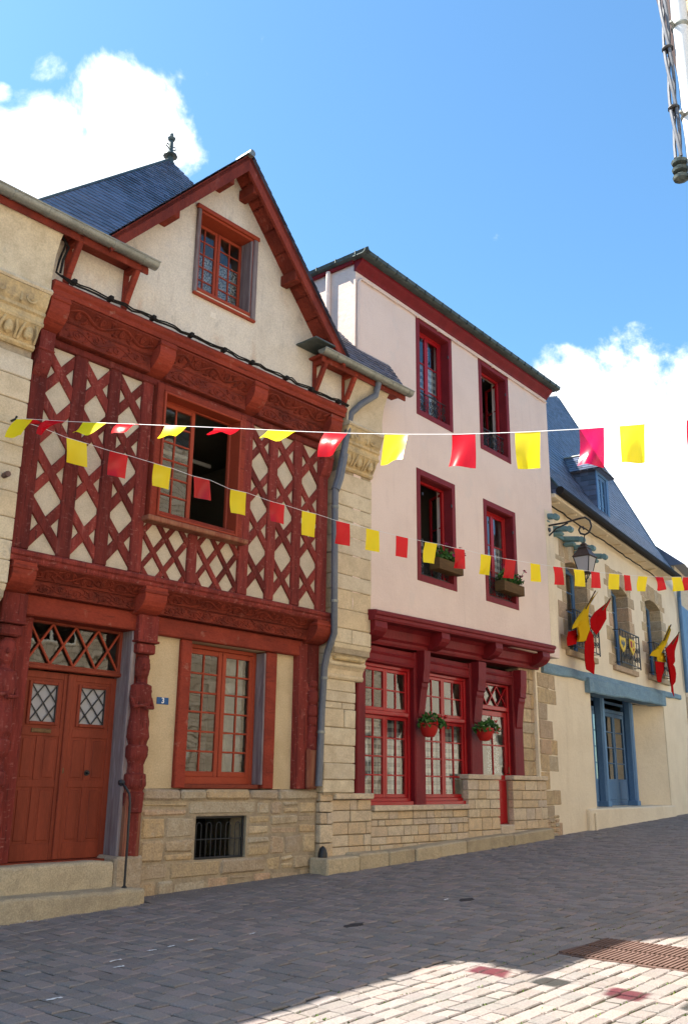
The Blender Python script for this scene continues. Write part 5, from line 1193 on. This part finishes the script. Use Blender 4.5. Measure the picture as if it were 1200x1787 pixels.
    for a, b in ((5.02, 5.26), (7.50, 7.74)): MB().cbox(a, b, -.70, -.46, .885, 3.78, .05).cbox(a-.02, b+.02, -.72, -.44, .885, 1.02, .012).build('shop_post', blue, h)
    f = frame4(2.8, 8.32, .89, 3.68, D-.04, D+.04, .07).build('shopfront', blue, h)
    MB().cbox(2.87, 8.25, D-.04, D+.05, 3.36, 3.46, .01).build('transom', blue, f)
    us = [2.87, 3.75, 4.63, 5.55, 6.45, 7.35, 8.25]
    for i in range(6): sash(f, us[i], us[i+1], .96, 3.36, D+.02, 1, 4, blue, .10, .03, .06, bottom=.62, name='glazed_leaf')
    for i in range(6): MB().cbox(us[i]+.14, us[i+1]-.14, D, D+.03, 1.04, 1.52, .015).build('leaf_panel', blue, f)
    MB().box(2.9, 8.2, -2.2, -2.1, .85, 3.6).build('room_wall', interior, h)
    # quoins
    z = .3; k = 0
    while z < 3.7:
        hh = random.uniform(.22, .42); l = random.choice((.36, .5, .62)); MB().cbox(-.50, -.5+l+.1, -.2, .012+random.uniform(0, .012), z+.006, min(z+hh, 3.7)-.006, .012, .008).build('quoin_stone', stone, h)
        if random.random() < .5: MB().cbox(-.5+l+.115, .45+random.uniform(0, .1), -.2, .010, z+.006, min(z+hh, 3.7)-.006, .012, .008).build('quoin_stone', stone, h)
        z += hh
    stones(h, rows_of(-.45, .35, [.12, .20, .28, .37, .45, .54, .63, .72, .8], .12, .3, gap=.02), .02, stone, .08, .008, .015, .012)
    # painted joist ends
    for u, z in ((-.12, 7.13), (.75, 7.05), (1.54, 6.98), (2.26, 6.93), (3.15, 6.90)):
        m = MB().beam((u, -.2, z+.10), (u, .42, z+.02), .12, .13, .03).tube([(u-.07, .47, z), (u+.07, .47, z)], .07, 12); m.build('joist_end', teal, h)
        MB().cbox(u-.09, u+.09, .02, .30, z-.12, z-.03, .03).build('joist_pad', teal, h)
    MB().cbox(-.3, 3.3, .0, .06, 7.0, 7.09, .01).build('joist_plate', teal, h)
    # eaves gutter, black and sagging
    m = MB(); n = 24; pts = []
    for i in range(n+1): t = i/n; pts.append((.25+10.3*t, .46, 7.86-.09*t-.02*math.sin(PI*t)))
    m.tube(pts, .10, 10); m.build('gutter', cable_m, h)
    MB().cbox(.2, 10.5, .0, .36, 7.70, 7.80, .01).build('soffit', cream, h); 
    for i in range(9): u = .6+i*1.15; MB().cbox(u-.03, u+.03, .0, .30, 7.65, 7.70, .01).build('rafter_foot', cream, h)
    MB().tube([(.3+9.8*i/30, .10+.05*random.random(), 7.62-.07*i/30+random.uniform(-.02, .02)) for i in range(31)], .018, 6).build('cable', cable_m, h)
    # roof: steep slope with flared foot, hipped both ends
    EW, EZ = .42, 7.86; tn = math.tan(R(60)); nn = Vector((0, tn, 1)).normalized()
    ap = B.onplane(971, 692, (0, EW, EZ), nn)
    f0 = ((.40, EW+.05, EZ-.02), (10.45, EW+.05, EZ-.12))
    k = .16; kz = ap[2]*k+EZ*(1-k)-.22; kw = EW+(ap[1]-EW)*k
    ku = (.40+(ap[0]-.40)*.02, 10.45+(ap[0]-10.45)*(k+.06))
    kn = ((ku[0], kw, kz), (ku[1], kw, kz))
    k2 = .45; k2p = [(.40+(ap[0]-.40)*.2, EW+(ap[1]-EW)*k2, EZ+(ap[2]-EZ)*k2-.12), (10.45+(ap[0]-10.45)*.52, EW+(ap[1]-EW)*k2, EZ+(ap[2]-EZ)*k2-.12)]
    a_ = tuple(ap); b_ = (ap[0]+.15, ap[1], ap[2])
    m = MB().slates(f0[0], f0[1], kn[0], kn[1], 9, .2).slates(kn[0], kn[1], k2p[0], k2p[1], 15, .2).slates(k2p[0], k2p[1], a_, b_, 28, .2); m.build('slates', slate, h, kind='stuff')
    # west hip
    def back(p): return (p[0], 2*ap[1]-p[1], p[2])
    mm = MB().slates(back(f0[0]), f0[0], back(kn[0]), kn[0], 9, .2).slates(back(kn[0]), kn[0], back(k2p[0]), k2p[0], 15, .2).slates(back(k2p[0]), k2p[0], a_, a_, 28, .2); mm.build('slates', slate, h, kind='stuff')
    c = MB(); lv = [f0, kn, tuple(k2p), (a_, b_)]; vs = []
    for l in lv: vs += [l[0], l[1], back(l[1]), back(l[0])]
    vs = [(u, w, z-.025) for u, w, z in vs]
    c.add(vs, [(4*i+q, 4*i+(q+1) % 4, 4*i+4+(q+1) % 4, 4*i+4+q) for i in range(3) for q in range(4)]+[(3, 2, 1, 0)]); c.build('roof_core', slate, h)
    MB().tube([f0[0], kn[0], k2p[0], a_], .03, 6).tube([f0[1], kn[1], k2p[1], b_], .03, 6).build('hip_flashing', zinc_dark, h)
    MB().tube([(a_[0], a_[1], a_[2]-.05), (a_[0], a_[1], a_[2]+.4)], .02, 6).build('roof_pole', zinc_dark, h)
    # dormer
    a, b, z0, z1, w = 4.72, 5.72, 8.10, 9.80, -.10
    MB().wall(a, b, z0, z1, w-.12, w, [(a+.16, b-.16, z0+.25, z1-.12)]).build('dormer_front', blue, h)
    dw = frame4(a+.16, b-.16, z0+.25, z1-.12, w-.10, w-.03, .05).build('window', blue, h); um = (a+b)/2
    sash(dw, a+.20, um, z0+.29, z1-.16, w-.04, 1, 3, blue, .045, .022, .04); sash(dw, um, b-.20, z0+.29, z1-.16, w-.04, 1, 3, blue, .045, .022, .04)
    curtain(dw, a+.2, b-.2, z0+.3, z1-.2, w-.2, lace, .02, .1)
    for s_ in (a, b):
        u_ = s_; c = MB(); top = (w-1.9); c.add([(u_, w-.12, z0-.3), (u_, w-.12, z1), (u_, w-1.6, z1), (u_, w-1.6, z0+1.4), (u_+(.05 if s_ == a else -.05), w-.12, z0-.3), (u_+(.05 if s_ == a else -.05), w-.12, z1), (u_+(.05 if s_ == a else -.05), w-1.6, z1), (u_+(.05 if s_ == a else -.05), w-1.6, z0+1.4)], [(0, 1, 2, 3), (4, 5, 6, 7), (0, 1, 5, 4), (1, 2, 6, 5), (2, 3, 7, 6), (3, 0, 4, 7)]); c.build('dormer_core', slate, h)
    # slate-hung cheek, each course a strip of slates
    ck = MB()
    for r in range(13):
        zz0 = z0-.1+r*.15; w1 = w-.02; w2 = w-1.5; n = 7
        for q in range(n):
            x0, x1 = w1+(w2-w1)*q/n-.003, w1+(w2-w1)*(q+1)/n+.003; l = random.uniform(.012, .018)
            if zz0+.15 > z1: continue
            ck.add([(a-l, x0, zz0), (a-l, x1, zz0), (a-.002, x1, zz0+.16), (a-.002, x0, zz0+.16), (a, x0, zz0), (a, x1, zz0)], [(0, 1, 2, 3), (4, 5, 1, 0)])
    ck.build('cheek_slates', slate, h, kind='stuff')
    rt = (um, w-.25, z1+.62); rb = (um, w-1.9, z1+.62)
    MB().slates((a-.14, w-1.9, z1-.02), (a-.14, w+.16, z1-.02), rb, rt, 7, .18).slates((b+.14, w+.16, z1-.02), (b+.14, w-1.9, z1-.02), rt, rb, 7, .18).slates((a-.14, w+.16, z1-.02), (b+.14, w+.16, z1-.02), rt, rt, 7, .18).build('slates', slate, h, kind='stuff')
    MB().add([(a-.12, w-1.9, z1-.04), (a-.12, w+.14, z1-.04), (b+.12, w+.14, z1-.04), (b+.12, w-1.9, z1-.04), (um, w-.25, z1+.58), (um, w-1.9, z1+.58)], [(0, 1, 4, 5), (1, 2, 4), (2, 3, 5, 4), (0, 3, 2, 1), (3, 0, 5)]).build('dormer_roof', slate, h)
    MB().tube([(um, w-.25, z1+.64), (um, w-1.9, z1+.64)], .035, 8).build('dormer_ridge', zinc, h)
    # downpipe at the far corner
    MB().tube([(10.5, .4, 7.7), (11.5, .2, 7.55), (11.85, .10, 7.4), (11.85, .10, 4.3)], .06, 8).build('downpipe', blue, h)
cream_house()

# ================================================================== street lantern on a scroll bracket
def lantern():
    U = 7.12
    def Q(px, py):
        p = K_.onplane(px, py, (U, 0, 0), Vector((1, 0, 0))); return (U, p[1], p[2])
    a = Q(953, 918); t = thing('street_lantern', 'dark four-sided street lantern hanging from an iron scroll bracket', 'street lamp', K_, (U, .3, a[2]))
    m = MB(); arm = [(U, .30, a[2]), Q(985, 912), Q(1010, 905), Q(1020, 903), Q(1028, 908), Q(1031, 918), Q(1027, 929), Q(1020, 933), Q(1012, 931), Q(1009, 925), Q(1012, 919), Q(1017, 920), Q(1018, 924)]
    m.tube(arm, .022, 8); b0 = Q(945, 937); m.tube([(U, .30, b0[2]), Q(970, 922), Q(990, 913)], .018, 8)
    m.tube([(U, .3, a[2]-.1), (U, .33, a[2]-.1)], .05, 8); m.build('scroll_bracket', iron, t)
    c = Q(1018, 950); w = c[1]; z = Q(1019, 972)[2]     # z = eave of the lantern cap
    MB().tube([Q(1019, 932), (U, w, z+.30)], .012, 6).build('hanger', iron, t)
    def sq(prof, mt, nm, par):
        m = MB(); vs = [(U+x*r*.66, w+y*r*.66, z+(zz-z)*.72) for r, zz in prof for x, y in ((-1, -1), (1, -1), (1, 1), (-1, 1))]; n = len(prof)
        m.add(vs, [(4*i+k, 4*i+(k+1) % 4, 4*i+4+(k+1) % 4, 4*i+4+k) for i in range(n-1) for k in range(4)]+[(3, 2, 1, 0), tuple(4*n-4+k for k in range(4))]); return m.build(nm, mt, par)
    cap = T('lantern_cap', (.10, .07, .055), (.06, .045, .04), 8, .6, r=.5, metal=.5)
    sq([(.30, z-.015), (.31, z), (.27, z+.05), (.17, z+.20), (.15, z+.24), (.17, z+.26), (.15, z+.28), (.08, z+.34), (.10, z+.37), (.05, z+.43)], cap, 'cap', t)
    bz = z-.48; S = .66; zb_ = z+(bz-z)*.72
    for sx, sy in ((-1, -1), (1, -1), (1, 1), (-1, 1)):
        MB().tube([(U+sx*.27*S, w+sy*.27*S, z-.01), (U+sx*.165*S, w+sy*.165*S, zb_)], .012, 6).build('corner_bar', iron, t)
    for (sx, sy, ex, ey) in ((-1, -1, 1, -1), (1, -1, 1, 1), (1, 1, -1, 1), (-1, 1, -1, -1)):
        MB().slab((U+sx*.262*S, w+sy*.262*S, z-.02), (U+ex*.262*S, w+ey*.262*S, z-.02), (U+ex*.162*S, w+ey*.162*S, zb_+.01), (U+sx*.162*S, w+sy*.162*S, zb_+.01), .004).build('pane', frosted, t)
    sq([(.175, bz), (.18, bz-.02), (.16, bz-.03)], cap, 'base_ring', t)
    m = MB()
    bz = zb_
    for s_ in (-1, 1): m.tube([(U+s_*.10, w, bz-.02), (U+s_*.05, w, bz-.12), (U, w, bz-.16)], .010, 6).tube([(U, w+s_*.10, bz-.02), (U, w+s_*.05, bz-.12), (U, w, bz-.16)], .010, 6)
    m.lathe(U, w, [(.004, bz-.22), (.025, bz-.20), (.018, bz-.17), (.004, bz-.15)], 8).build('finial', iron, t)
lantern()

# ================================================================== flags and shields at the balconies
def clothpoly(name, pts, w0, dw, m, parent, thick=.012):
    """hanging cloth: outline traced to (u, z) at its distance from the wall, folded in depth"""
    P = [B.uv(x, y, w0) for x, y in pts]; n = len(P); cu = sum(p[0] for p in P)/n; cz = sum(p[1] for p in P)/n
    def d(u, z): return w0+dw*math.sin((u-cu)*6.5+(z-cz)*2.2)+dw*.6*math.sin((u-cu)*13+1)
    vs = []; rings = 4
    for r in range(rings, 0, -1):
        for (u, z) in P:
            x, y = cu+(u-cu)*r/rings, cz+(z-cz)*r/rings; vs.append((x, d(x, y), y))
    vs.append((cu, d(cu, cz), cz)); mb = MB(); fs = []
    for r in range(rings-1):
        for k in range(n): fs.append((r*n+k, r*n+(k+1) % n, (r+1)*n+(k+1) % n, (r+1)*n+k))
    for k in range(n): fs.append(((rings-1)*n+k, (rings-1)*n+(k+1) % n, rings*n))
    N_ = len(vs); vs2 = vs+[(u, w-thick, z) for u, w, z in vs]; fs2 = fs+[tuple(i+N_ for i in reversed(f)) for f in fs]+[(k, (k+1) % n, N_+(k+1) % n, N_+k) for k in range(n)]
    mb.add(vs2, fs2, True); return mb.build(name, m, parent, sharp=60)
def flag(label, pole, polys, w, org_px, group):
    o = B.uv(*org_px, w); t = thing('flag', label, 'flag', B, (o[0], w, o[1]), group)
    P = lambda x, y, ww: (B.uv(x, y, ww)[0], ww, B.uv(x, y, ww)[1])
    if pole: MB().tube([P(*pole[0]), P(*pole[1])], .016, 8).build('pole', box_wood, t)
    for nm, pts, m, dw, dd in polys: clothpoly(nm, pts, w+dd, dw, m, t)
G = 'flags at the balconies of the cream house'
flag('yellow flag slanting up from the first balcony', ((1000, 1103, .25), (1038, 1031, .62)), [('cloth', [(1038, 1033), (1030, 1052), (1026, 1075), (1027, 1098), (1023, 1108), (1021, 1118), (1014, 1119), (1008, 1110), (1006, 1094), (996, 1098), (997, 1092), (1012, 1078), (1022, 1058)], cloth_yel, .05, 0)], .45, (1005, 1110), G)
flag('red flag with a long tail at the first balcony', ((1022, 1108, .25), (1064, 1044, .60)), [('cloth', [(1064, 1046), (1060, 1062), (1056, 1080), (1048, 1098), (1036, 1108), (1030, 1096), (1027, 1081), (1042, 1068), (1054, 1056)], cloth_red, .05, 0), ('tail', [(1026, 1100), (1033, 1108), (1034, 1130), (1033, 1150), (1036, 1160), (1036, 1177), (1024, 1168), (1022, 1145), (1024, 1122)], cloth_red, .04, -.05)], .48, (1030, 1110), G)
flag('small red and yellow pennant bunched at the left end of the first balcony', None, [('red_cloth', [(994, 1102), (1004, 1099), (1006, 1112), (1003, 1124), (993, 1127), (992, 1114)], cloth_red, .03, 0), ('yellow_cloth', [(1007, 1108), (1016, 1112), (1018, 1120), (1008, 1120)], cloth_yel, .03, .03)], .30, (998, 1125), G)
flag('yellow flag slanting up from the far balcony', ((1143, 1148, .25), (1170, 1090, .60)), [('cloth', [(1170, 1091), (1166, 1108), (1161, 1124), (1154, 1140), (1146, 1147), (1137, 1144), (1138, 1137), (1148, 1132), (1158, 1114)], cloth_yel, .05, 0)], .42, (1145, 1148), G)
flag('red flag with a long tail at the far balcony', ((1158, 1150, .25), (1184, 1103, .60)), [('cloth', [(1184, 1104), (1181, 1122), (1176, 1140), (1168, 1147), (1170, 1158), (1178, 1176), (1178, 1190), (1174, 1200), (1172, 1216), (1168, 1206), (1166, 1180), (1164, 1150), (1162, 1132), (1173, 1120)], cloth_red, .05, 0)], .45, (1168, 1150), G)
flag('red and yellow banner hung on the far balcony rail', None, [('yellow_cloth', [(1146, 1141), (1158, 1139), (1160, 1156), (1145, 1154)], cloth_yel, .03, 0), ('red_cloth', [(1144, 1154), (1159, 1156), (1157, 1172), (1153, 1180), (1153, 1191), (1147, 1190), (1146, 1170)], cloth_red, .03, .02)], .30, (1150, 1180), G)
def shield(px0, py0, px1, py1, lb, kind):
    w = .235; u0, z1 = B.uv(px0, py0, w); u1, z0 = B.uv(px1, py1, w); uc, H_ = (u0+u1)/2, z1-z0; hw = (u1-u0)/2
    t = thing('heraldic_shield', lb, 'shield', B, (uc, w, z0), 'shields on the middle balcony')
    def out(k): return [(uc-hw*k, z1-H_*(1-k)/2), (uc, z1-H_*.06-H_*(1-k)/2), (uc+hw*k, z1-H_*(1-k)/2), (uc+hw*k, z0+H_*.45), (uc+hw*.62*k, z0+H_*(.22+.1*(1-k))), (uc, z0+H_*(1-k)*.7), (uc-hw*.62*k, z0+H_*(.22+.1*(1-k))), (uc-hw*k, z0+H_*.45)]
    MB().prism(out(1), w-.012, w+.008).build('board', gold, t)
    zc = z0+H_*.55
    if kind == 'bird':
        m = MB().prism([(uc-hw*.12, zc+H_*.25), (uc+hw*.12, zc+H_*.25), (uc+hw*.2, zc), (uc+hw*.1, zc-H_*.25), (uc-hw*.1, zc-H_*.25), (uc-hw*.2, zc)], w+.008, w+.013)
        for s_ in (-1, 1): m.prism([(uc+s_*hw*.2, zc+H_*.05), (uc+s_*hw*.6, zc+H_*.22), (uc+s_*hw*.62, zc-H_*.05), (uc+s_*hw*.35, zc-H_*.12)], w+.008, w+.012)
        m.build('emblem', iron, t)
    else:
        MB().prism([(uc-hw*.8, zc-H_*.1), (uc-hw*.1, zc-H_*.1), (uc-hw*.1, zc+H_*.3), (uc-hw*.8, zc+H_*.3)], w+.008, w+.012).prism([(uc+hw*.1, zc-H_*.32), (uc+hw*.5, zc-H_*.2), (uc+hw*.7, zc-H_*.12), (uc+hw*.1, zc-H_*.12)], w+.008, w+.012).build('red_field', shield_red, t)
        MB().cbox(uc-hw*.5, uc-hw*.35, w+.008, w+.014, zc-.05, zc+H_*.22, .002).cbox(uc+hw*.3, uc+hw*.45, w+.008, w+.014, zc, zc+H_*.25, .002).build('emblem', iron, t)
shield(1080, 1109, 1092, 1140, 'yellow shield with a dark bird on the middle balcony', 'bird')
shield(1097, 1114, 1108, 1145, 'yellow and red quartered shield on the middle balcony', 'quarter')

# ================================================================== bunting
def bunting(label, A, Bp, spts, flags, hgt, sag_r=.003):
    # the cord hangs in the vertical plane through its two ends
    d = (Bp-A); d.z = 0; nrm = Vector((-d.y, d.x, 0)).normalized(); C0 = Vector((0, 0, EYE))
    def onp(px, py): r = ray(px, py); return C0+r*((A-C0).dot(nrm)/r.dot(nrm))
    pts = [A]+[onp(*p) for p in spts]+[Bp]
    t = thing('bunting', label, 'bunting', WF, (A.x, -A.y, A.z))
    f = lambda v: (v.x, -v.y, v.z)
    MB().tube([f(p) for p in pts], sag_r, 5).build('cord', sign_white, t)
    def cord(px):
        q = spts
        for i in range(len(q)-1):
            if q[i][0] <= px <= q[i+1][0]: return onp(px, q[i][1]+(q[i+1][1]-q[i][1])*(px-q[i][0])/(q[i+1][0]-q[i][0]))
        return onp(px, q[-1][1] if px > q[-1][0] else q[0][1])
    for (xa, xb, ba, bb, m) in flags:
        ta, tb = cord(xa), cord(xb); bots = []
        for tp, bp in ((ta, ba), (tb, bb)):
            r = ray(*bp).normalized(); s0 = (tp-C0).dot(r); off = (C0+r*s0-tp).length
            h_ = hgt*random.uniform(.97, 1.03)
            back_ = math.sqrt(max(0, h_*h_-off*off)) if off < h_ else 0
            bots.append(C0+r*(s0-back_))
        n = 6; k = 7; vs = []; ph = random.uniform(0, 6); nf = (tb-ta).cross(bots[0]-ta).normalized(); am = random.uniform(.014, .034)
        for i in range(n+1):
            for j in range(k+1):
                x, y = i/n, j/k; p = ta.lerp(tb, x).lerp(bots[0].lerp(bots[1], x), y); bow = math.sin(PI*y)*.022+(.03*(x-.5)*y*y)
                vs.append(f(p+nf*(am*y*math.sin(ph+x*5+y*2)+bow*math.cos(ph))))
        mb = MB(); mb.add(vs, [(i*(k+1)+j, (i+1)*(k+1)+j, (i+1)*(k+1)+j+1, i*(k+1)+j+1) for i in range(n) for j in range(k)], True)
        mb.build('flag', m, t, sharp=180)
    return t
Y_, R_, M_ = film_yel, film_red, film_mag
uA, zA = L.uv(28, 731, .40); A_ = L.pt(uA, .40, zA)
# corner of the building on the right, where the upper cord is tied
CU, CW = -1.78, 8.05
zB = 3.62
up = [(45, 731), (110, 735), (200, 739), (300, 743), (420, 748), (500, 752), (600, 756), (700, 758), (800, 758), (920, 754), (1010, 749), (1100, 742), (1200, 733)]
bunting('upper bunting of large red and yellow flags crossing the street', A_.copy(), L.pt(CU-.05, CW+.05, zB), up, [
    (30, 58, (8, 762), (40, 762), Y_), (36, 64, (62, 740), (88, 741), R_), (80, 116, (64, 757), (78, 752), R_), (145, 186, (127, 757), (152, 756), Y_), (206, 246, (195, 759), (232, 744), R_), (288, 326, (274, 764), (306, 760), Y_), (374, 420, (360, 758), (400, 752), R_),
    (468, 516, (453, 768), (494, 764), Y_), (566, 606, (555, 799), (590, 787), R_), (671, 711, (662, 811), (703, 802), Y_), (788, 829, (783, 815), (826, 815), R_), (898, 942, (902, 818), (944, 818), Y_), (1010, 1053, (1006, 812), (1049, 813), M_), (1080, 1124, (1085, 808), (1124, 807), Y_), (1197, 1240, (1200, 790), (1242, 788), R_)], .27)
lo = [(70, 745), (115, 763), (152, 774), (190, 786), (225, 795), (268, 808), (300, 817), (335, 830), (367, 838), (400, 853), (431, 860), (470, 874), (496, 881), (527, 891), (552, 897), (585, 908), (610, 914), (638, 921), (662, 927), (690, 934), (712, 939), (740, 945), (762, 949), (791, 956), (810, 959), (836, 966), (857, 970), (880, 975), (900, 978), (923, 982), (942, 985), (962, 988), (980, 990), (1018, 995), (1047, 999), (1080, 1002), (1098, 1004), (1130, 1006), (1156, 1007), (1187, 1007), (1200, 1007)]
lx = [133, 207, 283, 351, 415, 483, 538, 597, 649, 700, 751, 800, 846, 889, 932, 971, 1008, 1037, 1070, 1092, 1120, 1148, 1178, 1196]
lw = [37, 34, 32, 30, 29, 27, 26, 26, 25, 23, 23, 20, 20, 20, 19, 18, 20, 17, 20, 13, 18, 16, 19, 14]
lh = [44, 43, 40, 38, 42, 36, 43, 41, 39, 37, 37, 36, 36, 34, 33, 33, 31, 30, 29, 29, 28, 25, 26, 25]
def ly(x):
    for i in range(len(lo)-1):
        if lo[i][0] <= x <= lo[i+1][0]: return lo[i][1]+(lo[i+1][1]-lo[i][1])*(x-lo[i][0])/(lo[i+1][0]-lo[i][0])
    return lo[-1][1]
fl = []
for i, x in enumerate(lx):
    a, b = x-lw[i]/2+2, x+lw[i]/2; s_ = random.uniform(-5, 4) if i < 14 else random.uniform(1, 5)
    fl.append((a, b, (a+s_-2, ly(a)+lh[i]-1), (b+s_-2, ly(b)+lh[i]-2), R_ if i % 2 else Y_))
pe = Vector((0, 0, EYE))+ray(1200, 1007)*17.2
d_ = (pe-A_); far = A_+d_*1.75; far.z = pe.z+.5
bunting('lower bunting of small red and yellow flags running up the street', A_.copy(), far, lo, fl, .265, .003)
hk = thing('wall_hook', 'iron hook in the stone pier holding both bunting cords', 'hook', L, (uA, .30, zA)); MB().tube([(uA, .25, zA), (uA, .40, zA), (uA, .42, zA+.03)], .014, 6).build('hook', iron, hk)
u_, z_ = L.uv(7, 831, .30); hk = thing('wall_hook', 'rusty iron peg low in the left stone pier', 'hook', L, (u_, .30, z_)); MB().tube([(u_, .22, z_), (u_, .40, z_+.01)], [.03, .035], 8).build('peg', rust_iron, hk)

# ================================================================== neighbours and the other side of the street
def plain_house(fr, name, label, u0, u1, w0, w1, H_, m, wins, side, roof_h=3, over=.35, frame_m=None):
    """u0..u1 along the street, w0 (street face) to w1; 'side' = +1 if the street face looks to -w"""
    t = thing(name, label, 'house', fr, ((u0+u1)/2, w0, street(fr, (u0+u1)/2, w0)))
    inner = w0+(.4 if side > 0 else -.4); a, b = sorted((w0, inner))
    MB().wall(u0, u1, -.8, H_, a, b, wins).build('front_wall', m, t)
    lo, hi = sorted((inner, w1))
    MB().box(u0, u0+.35, lo, hi, -.8, H_).box(u1-.35, u1, lo, hi, -.8, H_).box(u0, u1, *sorted((w1, w1+(.3 if side > 0 else -.3))), -.8, H_).build('side_wall', m, t)
    MB().box(u0+.35, u1-.35, lo, hi, H_-.2, H_-.05).box(u0+.35, u1-.35, *sorted((w0+side*2.5, w0+side*2.6)), -.5, H_-.2).build('floor', interior, t)
    wm = (w0+w1)/2; e0 = w0-side*over; e1 = w1+side*over
    MB().add([(u0-.1, e0, H_-.1), (u1+.1, e0, H_-.1), (u1+.1, e1, H_-.1), (u0-.1, e1, H_-.1), (u0-.1, wm, H_+roof_h), (u1+.1, wm, H_+roof_h)], [(0, 1, 5, 4), (2, 3, 4, 5), (0, 3, 2, 1), (1, 2, 5), (3, 0, 4)]).build('roof', slate, t)
    for (a, b, c, d) in wins:
        ww = w0+side*.2; f = frame4(a, b, c, d, *sorted((ww, ww+side*.06)), .08).build('window', frame_m or lime, t); um = (a+b)/2
        MB().cbox(um-.04, um+.04, *sorted((ww, ww+side*.05)), c+.08, d-.08, .005).cbox(a+.08, b-.08, *sorted((ww+.005, ww+side*.05)), (c+d)/2+.1, (c+d)/2+.14, .004).build('glazing_bar', frame_m or lime, f)
        MB().box(a+.08, b-.08, *sorted((ww+side*.03, ww+side*.036)), c+.08, d-.08).build('pane', glass, f)
    return t
# left neighbour: its eaves draw the near part of the shadow line
NZ = 7.30
plain_house(L, 'stone_house', 'stone house adjoining the half-timbered house on its left', -16, -3.16, .10, -8, NZ, opp_stone, [(-6.4, -5.3, .9, 2.7), (-9.4, -8.3, .9, 2.7), (-6.4, -5.3, 4, 5.7), (-9.4, -8.3, 4, 5.7)], -1, 3.2, .38)
NF = Fr(B.pt(12.0, .0, 0)[:2], .52)
nh = plain_house(NF, 'stone_house', 'grey stone house with a blue shutter beyond the cream house', 0, 11, .0, -8, 8.6, dressed, [(2.6, 3.8, 4.4, 6.4), (6.6, 7.8, 4.4, 6.4), (2.4, 4.2, 1.2, 3.4)], -1, 3.5, .35)
MB().cbox(.10, 1.7, .02, .08, 4.5, 7.2, .01).build('shutter', blue, nh)
for i in range(8): MB().cbox(.14+i*.2, .14+i*.2+.18, .08, .095, 4.55, 7.15, .006).build('shutter_board', blue, nh)
stones(nh, rows_of(.0, 1.2, [.4, .8, 1.15, 1.5, 1.9, 2.2, 2.6, 3.0, 3.4, 3.8, 4.2], .25, .6), .02, stone, .05, .006, .012, .01)
MB().cbox(.0, 2.2, .0, .10, 3.35, 3.55, .02).build('string_course', dressed, nh)
# opposite row, in full sun: the light thrown back and what the panes mirror
ow = [(u, u+1.15, z, z+h_) for u in (.2, 3.2, 6.4) for z, h_ in ((1.2, 1.9), (4.3, 1.7))]
CH = plain_house(L, 'rubble_house', 'rubble stone corner house on the right with white downpipe', CU, 9.6, CW, CW+6.5, 10.2, opp_stone, ow, 1, 3.0, .30)
plain_house(L, 'rubble_house', 'tall stone house opposite the pink house', 9.6, 17.5, CW+.1, CW+7, 9.6, opp_stone, [(u, u+1.1, z, z+1.8) for u in (10.6, 13.0, 15.6) for z in (1.2, 4.6)], 1, 3.2)
plain_house(L, 'rendered_house', 'pale rendered house opposite the cream house', 17.5, 30, CW+.2, CW+7, 8.6, opp_render, [(u, u+1.1, z, z+1.8) for u in (18.8, 22.2, 25.6) for z in (1.4, 4.6)], 1, 3.2)
plain_house(L, 'rendered_house', 'pale rendered house behind the camera across the little square', -20, -3.5, 15.5, 22, 8.0, opp_render, [(u, u+1.1, z, z+1.8) for u in (-17, -13, -9) for z in (1.0, 4.4)], 1, 3.2)
# corner details that reach into the picture
dp = MB().tube([(CU-.10, CW+.02, 0), (CU-.10, CW+.02, 10.0)], .055, 12).build('downpipe', white_pipe, CH)
for z in (5.0, 5.75, 6.5, 7.2, 8.2, 9.2): MB().lathe(CU-.10, CW+.02, [(.058, z-.018), (.066, z), (.058, z+.018)], 12).cbox(CU-.20, CU-.13, CW-.02, CW+.0, z-.01, z+.01, .003).build('pipe_clip', zinc, CH)
def bundle(u, w, z0, z1, n, r):
    m = MB()
    for k in range(n):
        m.tube([(u+.022*math.cos(i*.55+k*2.1), w+.022*math.sin(i*.55+k*2.1), z0+(z1-z0)*i/40) for i in range(41)], r, 6)
    return m
bundle(CU-.13, CW-.075, 5.45, 10.0, 3, .012).build('cable', pipe_grey, CH)
q_ = [L.onplane(px, py, (CU-.06, 0, 0), Vector((1, 0, 0))) for px, py in ((1143, -4), (1172, -4), (1196, 190), (1180, 128))]
MB().slab(*[tuple(p) for p in q_], .04).build('eaves_board', grey_wood, CH)
for z in (5.42, 5.36, 5.30): MB().lathe(CU-.13, CW-.075, [(.02, z-.03), (.05, z-.02), (.055, z), (.03, z+.02), (.02, z+.03)], 10).build('insulator', zinc_dark, CH)
for z in (5.85, 6.35, 6.9): MB().lathe(CU-.13, CW-.075, [(.036, z-.012), (.042, z), (.036, z+.012)], 8).build('cable_clip', iron, CH)
MB().tube([(CU-.1, CW-.32, 10.12), (9.5, CW-.32, 10.12)], .08, 8).build('gutter', zinc, CH)
